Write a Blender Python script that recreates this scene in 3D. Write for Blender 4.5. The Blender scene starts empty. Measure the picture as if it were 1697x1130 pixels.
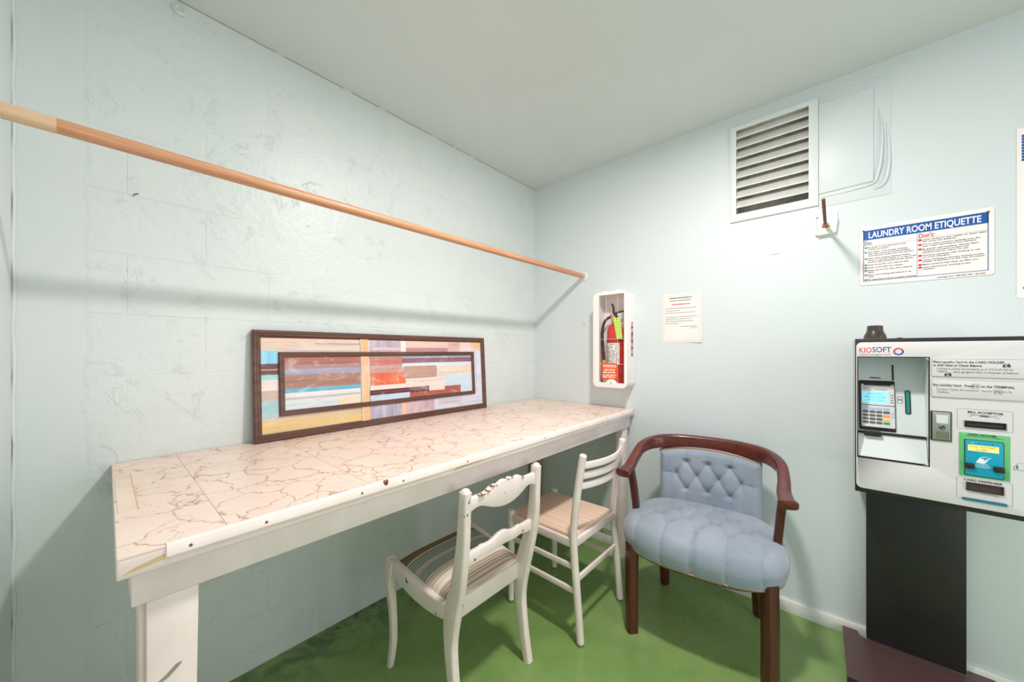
import bpy, bmesh, math, random
from mathutils import Vector, Matrix
random.seed(7)
C = bpy.context.scene.collection
PI = math.pi

# ------------------------------------------------------------------ camera model (photo 1697 x 1130)
F_PX, CX, HY = 605.6, 848.5, 582.0
CAM = Vector((-2.164, -1.694, 1.232))
AZ = math.radians(41.64)
FWD = Vector((math.cos(AZ), math.sin(AZ), 0)); RGT = Vector((math.sin(AZ), -math.cos(AZ), 0)); UP = Vector((0, 0, 1))
def ray(px, py): return FWD + RGT * ((px - CX) / F_PX) + UP * ((HY - py) / F_PX)
class Plane:
    """A real plane in the room: origin P, axes U (right), V (up), N (towards the room)."""
    def __init__(s, P, U, V):
        s.P = Vector(P); s.U = Vector(U).normalized(); s.V = Vector(V).normalized(); s.N = s.U.cross(s.V).normalized()
    def at(s, u, v, n=0): return s.P + s.U * u + s.V * v + s.N * n
    def uv(s, px, py, n=0):
        d = ray(px, py); o = s.P + s.N * n
        t = (o - CAM).dot(s.N) / d.dot(s.N); q = CAM + d * t - o
        return q.dot(s.U), q.dot(s.V)
WALL_R = Plane((0, 0, 0), (0, -1, 0), (0, 0, 1))
WALL_L = Plane((0, 0, 0), (1, 0, 0), (0, 0, 1))
HC = 2.44; XL = -2.327; YB = -3.3

# ------------------------------------------------------------------ materials
def lin(c): return c / 12.92 if c <= 0.04045 else ((c + 0.055) / 1.055) ** 2.4
def rgb(r, g, b): return (lin(r / 255), lin(g / 255), lin(b / 255), 1)
class NT:
    def __init__(s, name):
        s.m = bpy.data.materials.new(name); s.m.use_nodes = True
        s.t = s.m.node_tree; s.b = s.t.nodes['Principled BSDF']; s.co = None
    def n(s, kind, **kw):
        nd = s.t.nodes.new(kind)
        for k, v in kw.items():
            if k in nd.inputs: nd.inputs[k].default_value = v
            else: setattr(nd, k, v)
        return nd
    def l(s, a, b): s.t.links.new(a, b)
    def coord(s, scale=(1, 1, 1), loc=(0, 0, 0), rot=(0, 0, 0)):
        g = s.n('ShaderNodeTexCoord'); mp = s.n('ShaderNodeMapping')
        mp.inputs['Scale'].default_value = scale; mp.inputs['Location'].default_value = loc; mp.inputs['Rotation'].default_value = rot
        s.l(g.outputs['Object'], mp.inputs['Vector']); return mp.outputs['Vector']
    def noise(s, scale, detail=4, rough=.55, vec=None, dist=0):
        nd = s.n('ShaderNodeTexNoise'); nd.inputs['Scale'].default_value = scale; nd.inputs['Detail'].default_value = detail
        nd.inputs['Roughness'].default_value = rough; nd.inputs['Distortion'].default_value = dist
        s.l(vec if vec is not None else s.coord(), nd.inputs['Vector']); return nd.outputs['Fac']
    def ramp(s, fac, stops, interp='LINEAR'):
        r = s.n('ShaderNodeValToRGB'); cr = r.color_ramp; cr.interpolation = interp
        while len(cr.elements) < len(stops): cr.elements.new(0.5)
        for e, (p, c) in zip(cr.elements, stops): e.position = p; e.color = c if len(c) == 4 else (*c, 1)
        s.l(fac, r.inputs['Fac']); return r.outputs['Color']
    def mix(s, fac, a, b, blend='MIX'):
        m = s.n('ShaderNodeMix', data_type='RGBA', blend_type=blend)
        for sock, val in ((m.inputs[0], fac), (m.inputs[6], a), (m.inputs[7], b)):
            if hasattr(val, 'is_linked') or hasattr(val, 'node'): s.l(val, sock)
            else: sock.default_value = val
        return m.outputs[2]
    def math(s, op, a, b=0.5):
        m = s.n('ShaderNodeMath', operation=op)
        for sock, val in ((m.inputs[0], a), (m.inputs[1], b)):
            if hasattr(val, 'node'): s.l(val, sock)
            else: sock.default_value = val
        return m.outputs[0]
    def bump(s, h, strength=.2, dist=.01, prev=None):
        b = s.n('ShaderNodeBump'); b.inputs['Strength'].default_value = strength; b.inputs['Distance'].default_value = dist
        s.l(h, b.inputs['Height'])
        if prev is not None: s.l(prev, b.inputs['Normal'])
        return b.outputs['Normal']
def mat(name, col, rough=.5, metal=0, bump=None, var=None, chips=None, spec=None, coat=0, stretch=None, emit=0, sheen=0):
    """plain procedural material: base colour, noise variation (scale, colour, amount), chips (scale, threshold, colour), bump (scale, strength)"""
    s = NT(name); vec = s.coord(stretch or (1, 1, 1)); c = col
    if var:
        f = s.noise(var[0], 5, .6, vec); f = s.math('MULTIPLY', s.ramp(f, [(.35, (0, 0, 0)), (.65, (1, 1, 1))]), var[2]); c = s.mix(f, col, var[1])
    if chips:
        f = s.noise(chips[0], 3, .5, s.coord()); c = s.mix(s.ramp(f, [(chips[1], (0, 0, 0)), (chips[1] + .012, (1, 1, 1))]), c, chips[2])
    if hasattr(c, 'node'): s.l(c, s.b.inputs['Base Color'])
    else: s.b.inputs['Base Color'].default_value = c
    s.b.inputs['Roughness'].default_value = rough; s.b.inputs['Metallic'].default_value = metal
    if spec is not None: s.b.inputs['Specular IOR Level'].default_value = spec
    s.b.inputs['Coat Weight'].default_value = coat
    if sheen: s.b.inputs['Sheen Weight'].default_value = sheen
    if emit: s.b.inputs['Emission Color'].default_value = col; s.b.inputs['Emission Strength'].default_value = emit
    if bump: s.l(s.bump(s.noise(bump[0], 3, .5, vec), bump[1], .005), s.b.inputs['Normal'])
    return s.m

WALLC = rgb(219, 226, 225)
def m_block_wall():
    s = NT('painted block')
    v = s.coord((1, 1, 1), (0, 0, 0), (PI / 2, 0, 0))       # x,z of the wall into the brick texture's plane
    br = s.n('ShaderNodeTexBrick'); s.l(s.coord((1, -1, 1), (.16, 0, .0), (-PI / 2, 0, 0)), br.inputs['Vector'])
    br.inputs['Scale'].default_value = 1; br.inputs['Brick Width'].default_value = .39; br.inputs['Row Height'].default_value = .1925
    br.inputs['Mortar Size'].default_value = .0035; br.inputs['Mortar Smooth'].default_value = .6
    big = s.noise(1.7, 3, .5); f = s.math('MULTIPLY', br.outputs['Fac'], s.ramp(big, [(.47, (.06, .06, .06)), (.62, (1, 1, 1))]))
    g = s.n('ShaderNodeTexCoord'); sp = s.n('ShaderNodeSeparateXYZ'); s.l(g.outputs['Object'], sp.inputs[0])
    ex = s.math('ADD', sp.outputs['X'], s.math('MULTIPLY', s.noise(6, 5, .65), .05))
    mk = s.n('ShaderNodeMapRange'); mk.inputs['From Min'].default_value = -2.172; mk.inputs['From Max'].default_value = -2.162; s.l(ex, mk.inputs['Value'])
    mask = mk.outputs[0]; f = s.math('MULTIPLY', f, mask)
    n0 = s.bump(mask, .28, .003); n1 = s.bump(s.math('MULTIPLY', f, -1), .42, .004, n0)
    nz = s.noise(38, 4, .6); n2 = s.bump(s.math('MULTIPLY', s.ramp(nz, [(.45, (0, 0, 0)), (.75, (1, 1, 1))]), s.math('ADD', s.math('MULTIPLY', mask, .8), .2)), .24, .004, n1)
    n3 = s.bump(s.noise(5.5, 3, .55), .32, .012, n2)
    dr = s.noise(7, 6, .75, None, 1.4); n4 = s.bump(s.math('MULTIPLY', s.ramp(dr, [(.59, (0, 0, 0)), (.63, (1, 1, 1))]), mask), .45, .003, n3)
    s.l(n4, s.b.inputs['Normal'])
    s.l(s.mix(s.ramp(s.noise(2.3, 4), [(.35, (0, 0, 0)), (.7, (1, 1, 1))]), WALLC, rgb(213, 222, 221)), s.b.inputs['Base Color'])
    s.b.inputs['Roughness'].default_value = .38; s.b.inputs['Specular IOR Level'].default_value = .4
    return s.m
def m_floor():
    s = NT('green floor paint')
    n1 = s.ramp(s.noise(2.2, 6, .62, None, .6), [(.33, (0, 0, 0)), (.68, (1, 1, 1))])
    c = s.mix(n1, rgb(112, 146, 80), rgb(138, 166, 98))
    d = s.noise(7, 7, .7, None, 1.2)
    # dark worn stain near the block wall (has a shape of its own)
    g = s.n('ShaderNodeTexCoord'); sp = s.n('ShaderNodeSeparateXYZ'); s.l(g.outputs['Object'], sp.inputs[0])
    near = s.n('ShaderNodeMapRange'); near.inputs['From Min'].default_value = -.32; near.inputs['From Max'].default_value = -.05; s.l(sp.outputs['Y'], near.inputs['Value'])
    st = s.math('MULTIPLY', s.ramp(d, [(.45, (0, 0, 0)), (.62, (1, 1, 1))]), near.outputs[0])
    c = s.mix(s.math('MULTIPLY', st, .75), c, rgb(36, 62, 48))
    c = s.mix(s.math('MULTIPLY', s.ramp(s.noise(60, 2, .5), [(.72, (0, 0, 0)), (.74, (1, 1, 1))]), .35), c, rgb(190, 200, 170))
    s.l(c, s.b.inputs['Base Color'])
    s.l(s.ramp(s.noise(4, 4), [(.3, (.2, .2, .2)), (.7, (.34, .34, .34))]), s.b.inputs['Roughness'])
    s.l(s.bump(s.noise(14, 4, .5), .12, .004), s.b.inputs['Normal'])
    return s.m
def m_laminate():
    s = NT('cracked marble vinyl')
    g = s.n('ShaderNodeTexCoord'); sp = s.n('ShaderNodeSeparateXYZ'); s.l(g.outputs['Object'], sp.inputs[0])
    # tile index shifts the veins from tile to tile
    tx = s.math('DIVIDE', s.math('ADD', sp.outputs['X'], 2.145), .305); ix = s.math('FLOOR', tx)
    off = s.n('ShaderNodeCombineXYZ'); s.l(s.math('MULTIPLY', ix, 3.7), off.inputs[1])
    va = s.n('ShaderNodeVectorMath', operation='ADD'); s.l(g.outputs['Object'], va.inputs[0]); s.l(off.outputs[0], va.inputs[1])
    nz = s.n('ShaderNodeTexNoise'); nz.inputs['Scale'].default_value = 9; nz.inputs['Detail'].default_value = 5; nz.inputs['Roughness'].default_value = .62
    s.l(va.outputs[0], nz.inputs['Vector'])
    sc = s.n('ShaderNodeVectorMath', operation='SCALE'); s.l(nz.outputs['Color'], sc.inputs[0]); sc.inputs['Scale'].default_value = .11
    vb = s.n('ShaderNodeVectorMath', operation='ADD'); s.l(va.outputs[0], vb.inputs[0]); s.l(sc.outputs[0], vb.inputs[1])
    def veins(scale, w):
        vo = s.n('ShaderNodeTexVoronoi', feature='DISTANCE_TO_EDGE'); vo.inputs['Scale'].default_value = scale
        s.l(vb.outputs[0], vo.inputs['Vector']); return s.ramp(vo.outputs['Distance'], [(0, (1, 1, 1)), (w, (0, 0, 0))])
    brk = s.ramp(s.noise(16, 3), [(.24, (0, 0, 0)), (.42, (1, 1, 1))])
    c = s.mix(s.ramp(s.noise(5, 4), [(.3, (0, 0, 0)), (.7, (1, 1, 1))]), rgb(236, 209, 194), rgb(241, 220, 208))
    c = s.mix(s.math('MULTIPLY', veins(8.5, .022), s.math('MULTIPLY', brk, .95)), c, rgb(176, 120, 82))
    c = s.mix(s.math('MULTIPLY', veins(17, .030), s.math('MULTIPLY', s.ramp(s.noise(6, 3), [(.46, (0, 0, 0)), (.58, (1, 1, 1))]), .65)), c, rgb(198, 144, 112))
    fx = s.math('FRACT', tx); seam = s.math('LESS_THAN', fx, .006)
    ty = s.math('FRACT', s.math('DIVIDE', sp.outputs['Y'], .305)); seam2 = s.math('MULTIPLY', s.math('LESS_THAN', ty, .004), .35)
    c = s.mix(s.math('MULTIPLY', s.math('MAXIMUM', seam, seam2), .6), c, rgb(150, 105, 80))
    s.l(c, s.b.inputs['Base Color']); s.b.inputs['Roughness'].default_value = .33
    return s.m
def m_wood(name, c1, c2, rough, along, coat=0, sc=60):
    s = NT(name); st = [sc, sc, sc]; st[along] = sc * .035
    f = s.noise(1, 5, .6, s.coord(tuple(st)), .4)
    s.l(s.mix(s.ramp(f, [(.3, (0, 0, 0)), (.72, (1, 1, 1))]), c1, c2), s.b.inputs['Base Color'])
    s.b.inputs['Roughness'].default_value = rough; s.b.inputs['Coat Weight'].default_value = coat; return s.m
def m_stripes():
    """upholstery stripes running across the seat (bands along the seat's depth, y)"""
    s = NT('striped seat fabric')
    g = s.n('ShaderNodeTexCoord'); sp = s.n('ShaderNodeSeparateXYZ'); s.l(g.outputs['Object'], sp.inputs[0])
    mr = s.n('ShaderNodeMapRange'); mr.inputs['From Min'].default_value = 0; mr.inputs['From Max'].default_value = .36; s.l(sp.outputs['Y'], mr.inputs['Value'])
    T = rgb(192, 174, 156); W = rgb(230, 214, 202); G = rgb(152, 160, 152); B = rgb(128, 108, 84); D = rgb(106, 96, 84); P = rgb(214, 188, 170)
    st = [(0, T)]
    p = .02; D1 = rgb(146, 132, 116)
    for k in range(5): st += [(p, D1), (p + .011, T)]; p += .027
    st += [(p, W), (p + .05, P), (p + .062, W), (p + .10, T), (p + .112, W), (p + .135, P), (p + .15, W), (p + .175, T), (p + .19, W), (p + .21, D), (p + .22, G), (p + .33, W), (p + .345, B), (p + .355, W), (p + .375, G), (p + .50, D), (p + .51, W), (p + .53, B)]
    rest = st[:32]
    c = s.ramp(mr.outputs[0], rest, 'CONSTANT')
    s.l(c, s.b.inputs['Base Color']); s.b.inputs['Roughness'].default_value = .85
    s.l(s.bump(s.noise(900, 2), .15, .001), s.b.inputs['Normal']); return s.m
def m_paint_art(name, c1, c2, along=0, speck=None):
    s = NT(name); st = [30, 30, 30]; st[along] = 2.2
    f = s.ramp(s.noise(1, 6, .7, s.coord(tuple(st)), .5), [(.32, (0, 0, 0)), (.68, (1, 1, 1))]); c = s.mix(f, c1, c2)
    b1 = s.noise(9, 5, .7, s.coord((1, 1, 1.8)), .8); mid = tuple(.5 * (p + q) for p, q in zip(c1, c2)); g = sum(mid[:3]) / 3
    pale = tuple(min(1, .45 * p + .5) for p in mid[:3]) + (1,); deep = tuple(.55 * p + .08 * g for p in mid[:3]) + (1,)
    c = s.mix(s.math('MULTIPLY', s.ramp(b1, [(.52, (0, 0, 0)), (.74, (1, 1, 1))]), .75), c, pale)
    st2 = [120, 120, 120]; st2[along] = 7
    c = s.mix(s.math('MULTIPLY', s.ramp(s.noise(1, 4, .6, s.coord(tuple(st2), (3, 1, 2)), .3), [(.5, (0, 0, 0)), (.7, (1, 1, 1))]), .45), c, deep)
    if speck: c = s.mix(s.ramp(s.noise(70, 3, .6, s.coord((.5, 1, 1))), [(.64, (0, 0, 0)), (.68, (1, 1, 1))]), c, speck)
    s.l(c, s.b.inputs['Base Color']); s.b.inputs['Roughness'].default_value = .3; return s.m
def m_glass():
    s = NT('clear pane'); tr = s.n('ShaderNodeBsdfTransparent'); gl = s.n('ShaderNodeBsdfGlossy'); gl.inputs['Roughness'].default_value = .03
    fr = s.n('ShaderNodeFresnel'); fr.inputs['IOR'].default_value = 1.45; mx = s.n('ShaderNodeMixShader'); ge = s.n('ShaderNodeNewGeometry')
    s.l(s.math('MULTIPLY', fr.outputs[0], s.math('SUBTRACT', 1.0, ge.outputs['Backfacing'])), mx.inputs[0]); s.l(tr.outputs[0], mx.inputs[1]); s.l(gl.outputs[0], mx.inputs[2])
    s.l(mx.outputs[0], s.t.nodes['Material Output'].inputs['Surface']); return s.m

M = {}
M['block'] = m_block_wall(); M['floor'] = m_floor(); M['laminate'] = m_laminate(); M['stripes'] = m_stripes(); M['glass'] = m_glass()
M['wall'] = mat('painted drywall', rgb(217, 225, 227), .42, bump=(170, .10), var=(2, rgb(215, 223, 225), 1))
M['ceil'] = mat('ceiling paint', rgb(213, 218, 216), .5, bump=(60, .08), var=(3, rgb(210, 215, 213), 1))
M['base'] = mat('baseboard paint', rgb(234, 236, 232), .4, var=(9, rgb(220, 222, 214), 1))
M['rod'] = m_wood('rod wood', rgb(186, 126, 90), rgb(216, 164, 126), .42, 0, .1, 170)
M['rawwood'] = m_wood('bare pale wood', rgb(208, 172, 138), rgb(226, 196, 164), .6, 0, 0, 90)
M['socket'] = mat('painted socket', rgb(224, 232, 226), .45, bump=(60, .1))
M['white'] = mat('white gloss paint', rgb(243, 229, 226), .34, var=(7, rgb(233, 216, 211), 1), bump=(45, .05))
M['whitechip'] = mat('chipped white paint', rgb(243, 229, 224), .34, var=(8, rgb(235, 219, 212), 1), chips=(30, .705, rgb(92, 48, 32)), bump=(45, .05))
M['whitewear'] = mat('worn white paint', rgb(242, 227, 223), .38, var=(6, rgb(232, 212, 203), 1), chips=(13, .735, rgb(160, 116, 78)), bump=(35, .08))
M['chip'] = mat('bare brown wood', rgb(104, 58, 40), .6, var=(120, rgb(150, 100, 70), 1))
M['woodpatch'] = mat('bare yellow wood', rgb(218, 190, 150), .6, var=(40, rgb(206, 172, 130), 1), stretch=(.1, 1, 1))
M['greywear'] = mat('grey scuff', rgb(150, 146, 136), .6)
M['frame'] = mat('brown frame', rgb(112, 78, 66), .3, var=(50, rgb(86, 56, 48), 1), stretch=(.05, 1, 1))
M['mahog'] = m_wood('mahogany', rgb(70, 20, 16), rgb(108, 36, 27), .25, 0, .35, 26)
M['mahogleg'] = m_wood('mahogany leg', rgb(62, 20, 17), rgb(92, 32, 24), .3, 2, .3, 40)
M['velvet'] = mat('blue velvet', rgb(136, 148, 163), .8, sheen=.35, var=(5, rgb(156, 164, 178), 1), bump=(500, .1))
M['button'] = mat('blue button', rgb(104, 128, 152), .8)
M['brass'] = mat('antique brass', rgb(150, 118, 84), .4, .7)
M['beige'] = None
M['plastic'] = mat('white plastic', rgb(248, 241, 238), .35)
M['red'] = mat('extinguisher red', rgb(214, 40, 30), .25, coat=.4)
M['decalred'] = mat('red decal', rgb(150, 40, 44), .4)
M['orange'] = mat('orange sticker', rgb(240, 96, 26), .5)
M['black'] = mat('black plastic', rgb(34, 32, 32), .4)
M['hose'] = mat('black rubber', rgb(48, 44, 44), .55)
M['lime'] = mat('lime tag', rgb(198, 232, 88), .6)
M['paper'] = mat('white paper', rgb(244, 236, 232), .6, var=(4, rgb(240, 228, 224), 1))
M['label'] = mat('paper label', rgb(240, 236, 232), .6)
M['ink'] = mat('black ink', rgb(40, 38, 42), .6)
M['greyink'] = mat('grey ink', rgb(120, 116, 120), .6)
M['redink'] = mat('red ink', rgb(206, 50, 56), .6)
M['pinkink'] = mat('pink border print', rgb(226, 196, 186), .6)
M['blue'] = mat('sign blue', rgb(18, 86, 160), .4, var=(3, rgb(48, 92, 178), 1))
M['signwhite'] = mat('sign white', rgb(248, 240, 238), .35)
M['greenink'] = mat('green ink', rgb(92, 134, 118), .5)
M['steel'] = mat('screw steel', rgb(112, 104, 98), .4, .8)
M['chrome'] = mat('brushed steel', rgb(186, 186, 184), .3, .9)
M['ventframe'] = mat('painted grille frame', rgb(224, 230, 229), .4)
M['ventpaint'] = mat('painted grille', rgb(232, 233, 229), .4, chips=(50, .74, rgb(110, 108, 100)), var=(20, rgb(222, 222, 216), 1))
M['duct'] = mat('dusty duct', rgb(206, 203, 196), .8, var=(20, rgb(160, 154, 146), 1))
M['copper'] = mat('coppery bar', rgb(172, 112, 72), .45, .3)
M['darknotch'] = mat('dark notch', rgb(70, 38, 24), .6)
M['kgrey'] = mat('kiosk face', rgb(217, 215, 216), .45, 0, spec=.25)
M['kside'] = mat('kiosk side', rgb(196, 196, 192), .4, .1)
M['kpanel'] = mat('brushed panel', rgb(216, 222, 224), .35, .1)
M['kblack'] = mat('kiosk black', rgb(30, 29, 29), .45, var=(8, rgb(38, 36, 34), 1))
M['kbase'] = mat('brown base plate', rgb(84, 62, 62), .32, bump=(300, .1))
M['kbrown'] = mat('dark brown plastic', rgb(66, 54, 48), .3)
M['teal'] = mat('teal', rgb(20, 132, 120), .35)
M['cyan'] = mat('reader cyan', rgb(16, 164, 196), .35)
M['tealbar'] = mat('teal slot', rgb(22, 120, 150), .4)
M['kgreen'] = mat('green surround', rgb(104, 190, 124), .4)
M['lcd'] = mat('cyan screen', rgb(150, 226, 244), .3, emit=.35)
M['lcdy'] = mat('yellow screen', rgb(244, 226, 130), .3, emit=.25)
M['lcdink'] = mat('screen ink', rgb(96, 190, 220), .4)
M['lcdyink'] = mat('yellow screen ink', rgb(190, 160, 70), .4)
M['key'] = mat('grey key', rgb(92, 88, 90), .4)
M['keyblue'] = mat('lavender key', rgb(176, 184, 222), .4)
M['keyor'] = mat('orange key', rgb(240, 150, 84), .4)
M['keyye'] = mat('yellow key', rgb(240, 200, 70), .4)
M['keygr'] = mat('green key', rgb(40, 150, 96), .4)
M['logored'] = mat('logo red', rgb(214, 76, 70), .4)
M['logoblue'] = mat('logo blue', rgb(50, 88, 168), .4)
M['logogrey'] = mat('logo grey', rgb(90, 84, 110), .4)
M['olive'] = mat('olive plate', rgb(120, 122, 104), .4, .4)
M['gold'] = mat('worn gold', rgb(170, 160, 110), .6, var=(60, rgb(226, 222, 205), 1))
M['whitepr'] = mat('white print', rgb(246, 246, 246), .5)
M['fixture'] = mat('fixture white', rgb(235, 235, 230), .4)
def m_beige():
    s = NT('beige vinyl seat'); w = s.n('ShaderNodeTexWave', wave_type='BANDS', bands_direction='X'); w.inputs['Scale'].default_value = 9; w.inputs['Distortion'].default_value = 9; w.inputs['Detail'].default_value = 2
    s.l(s.coord((1, .35, 1)), w.inputs['Vector'])
    s.l(s.mix(s.ramp(w.outputs['Fac'], [(.3, (0, 0, 0)), (.7, (1, 1, 1))]), rgb(230, 196, 174), rgb(237, 206, 186)), s.b.inputs['Base Color']); s.b.inputs['Roughness'].default_value = .5; return s.m
M['beige'] = m_beige()

# ------------------------------------------------------------------ mesh helpers
class MB:
    def __init__(s): s.v = []; s.f = []; s.mi = []; s.sm = []; s.cur = 0; s.smooth = False
    def add(s, vs, fs):
        o = len(s.v); s.v += [Vector(p) for p in vs]
        for f in fs: s.f.append([i + o for i in f]); s.mi.append(s.cur); s.sm.append(s.smooth)
        return s
    def box(s, x0, x1, y0, y1, z0, z1):
        return s.add([(x, y, z) for x in (x0, x1) for y in (y0, y1) for z in (z0, z1)],
                     [(0, 1, 3, 2), (4, 6, 7, 5), (0, 4, 5, 1), (2, 3, 7, 6), (0, 2, 6, 4), (1, 5, 7, 3)])
    def hexa(s, p): return s.add(p, [(3, 2, 1, 0), (4, 5, 6, 7), (0, 1, 5, 4), (1, 2, 6, 5), (2, 3, 7, 6), (3, 0, 4, 7)])
    def prism(s, pl, poly, n0, n1):
        k = len(poly); vs = [pl.at(u, v, n0) for u, v in poly] + [pl.at(u, v, n1) for u, v in poly]
        fs = [list(range(k, 2 * k)), list(range(k - 1, -1, -1))] + [(i, (i + 1) % k, k + (i + 1) % k, k + i) for i in range(k)]
        return s.add(vs, fs)
    def holed(s, pl, outer, holes, n0, n1):
        bm = bmesh.new(); loops = []
        for lp in [outer] + holes:
            vs = [bm.verts.new((u, v, 0)) for u, v in lp]
            for i in range(len(vs)): bm.edges.new((vs[i], vs[(i + 1) % len(vs)]))
        bmesh.ops.triangle_fill(bm, use_beauty=True, use_dissolve=False, edges=bm.edges[:], normal=(0, 0, 1))
        bm.verts.index_update(); V = [tuple(v.co) for v in bm.verts]; Fs = [[v.index for v in f.verts] for f in bm.faces]; bm.free()
        Fs = [f if sum((V[f[i]][0] * V[f[(i + 1) % len(f)]][1] - V[f[(i + 1) % len(f)]][0] * V[f[i]][1]) for i in range(len(f))) > 0 else f[::-1] for f in Fs]
        k = len(V); vs = [pl.at(p[0], p[1], n1) for p in V] + [pl.at(p[0], p[1], n0) for p in V]
        fs = [list(f) for f in Fs] + [[i + k for i in f[::-1]] for f in Fs]; o = 0
        for lp in [outer] + holes:
            m = len(lp); ccw = sum(lp[i][0] * lp[(i + 1) % m][1] - lp[(i + 1) % m][0] * lp[i][1] for i in range(m)) > 0
            want = ccw if o == 0 else not ccw
            for i in range(m):
                a, b = o + i, o + (i + 1) % m
                fs.append((a, a + k, b + k, b) if not ccw == (o == 0) and False else ((b, a, a + k, b + k) if want else (a, b, b + k, a + k)))
            o += m
        return s.add(vs, fs)
    def frame(s, pl, u0, v0, u1, v1, prof):
        """mitred frame; prof = closed list of (inset, height)"""
        k = len(prof); vs = []
        for cu, cv, su, sv in ((u0, v0, 1, 1), (u1, v0, -1, 1), (u1, v1, -1, -1), (u0, v1, 1, -1)):
            vs += [pl.at(cu + su * i, cv + sv * i, h) for i, h in prof]
        fs = [(c * k + i, ((c + 1) % 4) * k + i, ((c + 1) % 4) * k + (i + 1) % k, c * k + (i + 1) % k) for c in range(4) for i in range(k)]
        return s.add(vs, fs)
    def sweep(s, path, secs, ref=(0, 0, 1), closed=False, caps=True):
        """secs: one section (list of (a, b)) per path point or a single one; a along side axis, b along ref-ish axis"""
        P = [Vector(p) for p in path]; n = len(P); ref = Vector(ref)
        if not isinstance(secs[0][0], (list, tuple)): secs = [secs] * n
        k = len(secs[0]); vs = []
        for i in range(n):
            a = P[(i - 1) % n] if closed or i > 0 else P[0]; b = P[(i + 1) % n] if closed or i < n - 1 else P[n - 1]
            t = (b - a).normalized(); side = t.cross(ref)
            side = side.normalized() if side.length > 1e-5 else Vector((1, 0, 0)); up = side.cross(t).normalized()
            vs += [P[i] + side * x + up * y for x, y in secs[i]]
        m = n if closed else n - 1
        fs = [(i * k + j, i * k + (j + 1) % k, ((i + 1) % n) * k + (j + 1) % k, ((i + 1) % n) * k + j) for i in range(m) for j in range(k)]
        if caps and not closed: fs += [list(range(k - 1, -1, -1)), [(n - 1) * k + j for j in range(k)]]
        return s.add(vs, fs)
    def tube(s, path, r, seg=14, ref=(0, 0, 1), closed=False, caps=True):
        n = len(path); rs = r if isinstance(r, (list, tuple)) else [r] * n
        return s.sweep(path, [[(q * math.cos(2 * PI * j / seg), q * math.sin(2 * PI * j / seg)) for j in range(seg)] for q in rs], ref, closed, caps)
    def lathe(s, o, ax, prof, seg=24, ref=(1, 0, 0)):
        """prof: list of (radius, height along ax)"""
        o = Vector(o); ax = Vector(ax).normalized(); a = ax.cross(Vector(ref)).normalized() if ax.cross(Vector(ref)).length > .01 else ax.cross(Vector((0, 1, 0))).normalized(); b = ax.cross(a)
        vs = [o + ax * h + (a * math.cos(2 * PI * j / seg) + b * math.sin(2 * PI * j / seg)) * max(r, 1e-5) for r, h in prof for j in range(seg)]; n = len(prof)
        fs = [(i * seg + j, i * seg + (j + 1) % seg, (i + 1) * seg + (j + 1) % seg, (i + 1) * seg + j) for i in range(n - 1) for j in range(seg)]
        fs += [list(range(seg - 1, -1, -1)), [(n - 1) * seg + j for j in range(seg)]]
        return s.add(vs, fs)
    def grid(s, fn, nu, nv, wrap=False):
        vs = [fn(i / (nu if wrap else nu - 1), j / (nv - 1)) for j in range(nv) for i in range(nu)]; m = nu if wrap else nu - 1
        return s.add(vs, [(j * nu + i, j * nu + (i + 1) % nu, (j + 1) * nu + (i + 1) % nu, (j + 1) * nu + i) for j in range(nv - 1) for i in range(m)])
    def text(s, pl, body, u, v, h, n, w=None, bold=0, align='LEFT', rot=0, thick=0):
        cu = bpy.data.curves.new('t', 'FONT'); cu.body = body; cu.size = 1; cu.align_x = 'LEFT'; cu.offset = bold; cu.resolution_u = 3
        ob = bpy.data.objects.new('t', cu); C.objects.link(ob); dg = bpy.context.evaluated_depsgraph_get()
        me = ob.evaluated_get(dg).to_mesh(); V = [tuple(p.co) for p in me.vertices]; Fs = [list(p.vertices) for p in me.polygons]
        ob.evaluated_get(dg).to_mesh_clear(); bpy.data.objects.remove(ob); bpy.data.curves.remove(cu)
        if not V: return s
        x0 = min(p[0] for p in V); x1 = max(p[0] for p in V); sy = h / .73; sx = (w / (x1 - x0)) if w else sy
        W = (x1 - x0) * sx; sh = {'LEFT': 0, 'CENTER': -W / 2, 'RIGHT': -W}[align]; c, q = math.cos(rot), math.sin(rot); out = []
        for p in V:
            a, b = (p[0] - x0) * sx + sh, p[1] * sy; out.append(pl.at(u + a * c - b * q, v + a * q + b * c, n))
        return s.add(out, Fs)
    def build(s, name, m, parent=None, label=None, bevel=0, seg=2, world=True, smooth=None, subsurf=0, fix=True):
        me = bpy.data.meshes.new(name); off = parent_loc(parent) if (parent is not None and world) else Vector((0, 0, 0))
        me.from_pydata([tuple(p - off) for p in s.v], [], s.f); me.validate(verbose=False)
        for x in (m if isinstance(m, list) else [m]): me.materials.append(x)
        if len(me.polygons) == len(s.mi):
            for p, a, b in zip(me.polygons, s.mi, s.sm): p.material_index = a; p.use_smooth = b
        if fix:
            bm = bmesh.new(); bm.from_mesh(me); bmesh.ops.recalc_face_normals(bm, faces=bm.faces[:]); bm.to_mesh(me); bm.free()
        o = bpy.data.objects.new(name, me); C.objects.link(o)
        if parent is not None: o.parent = parent
        if label: o['label'] = label
        if bevel:
            b = o.modifiers.new('bevel', 'BEVEL'); b.width = bevel; b.segments = seg; b.limit_method = 'ANGLE'; b.angle_limit = math.radians(40); b.harden_normals = False
        if subsurf:
            u = o.modifiers.new('sub', 'SUBSURF'); u.levels = u.render_levels = subsurf
        if smooth is not None or bevel:
            for p in me.polygons: p.use_smooth = True
            bm = bmesh.new(); bm.from_mesh(me)
            for e in bm.edges:
                if len(e.link_faces) == 2 and e.calc_face_angle(0) > math.radians(smooth or 30) and not bevel: e.smooth = False
            bm.to_mesh(me); bm.free()
        return o
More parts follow.
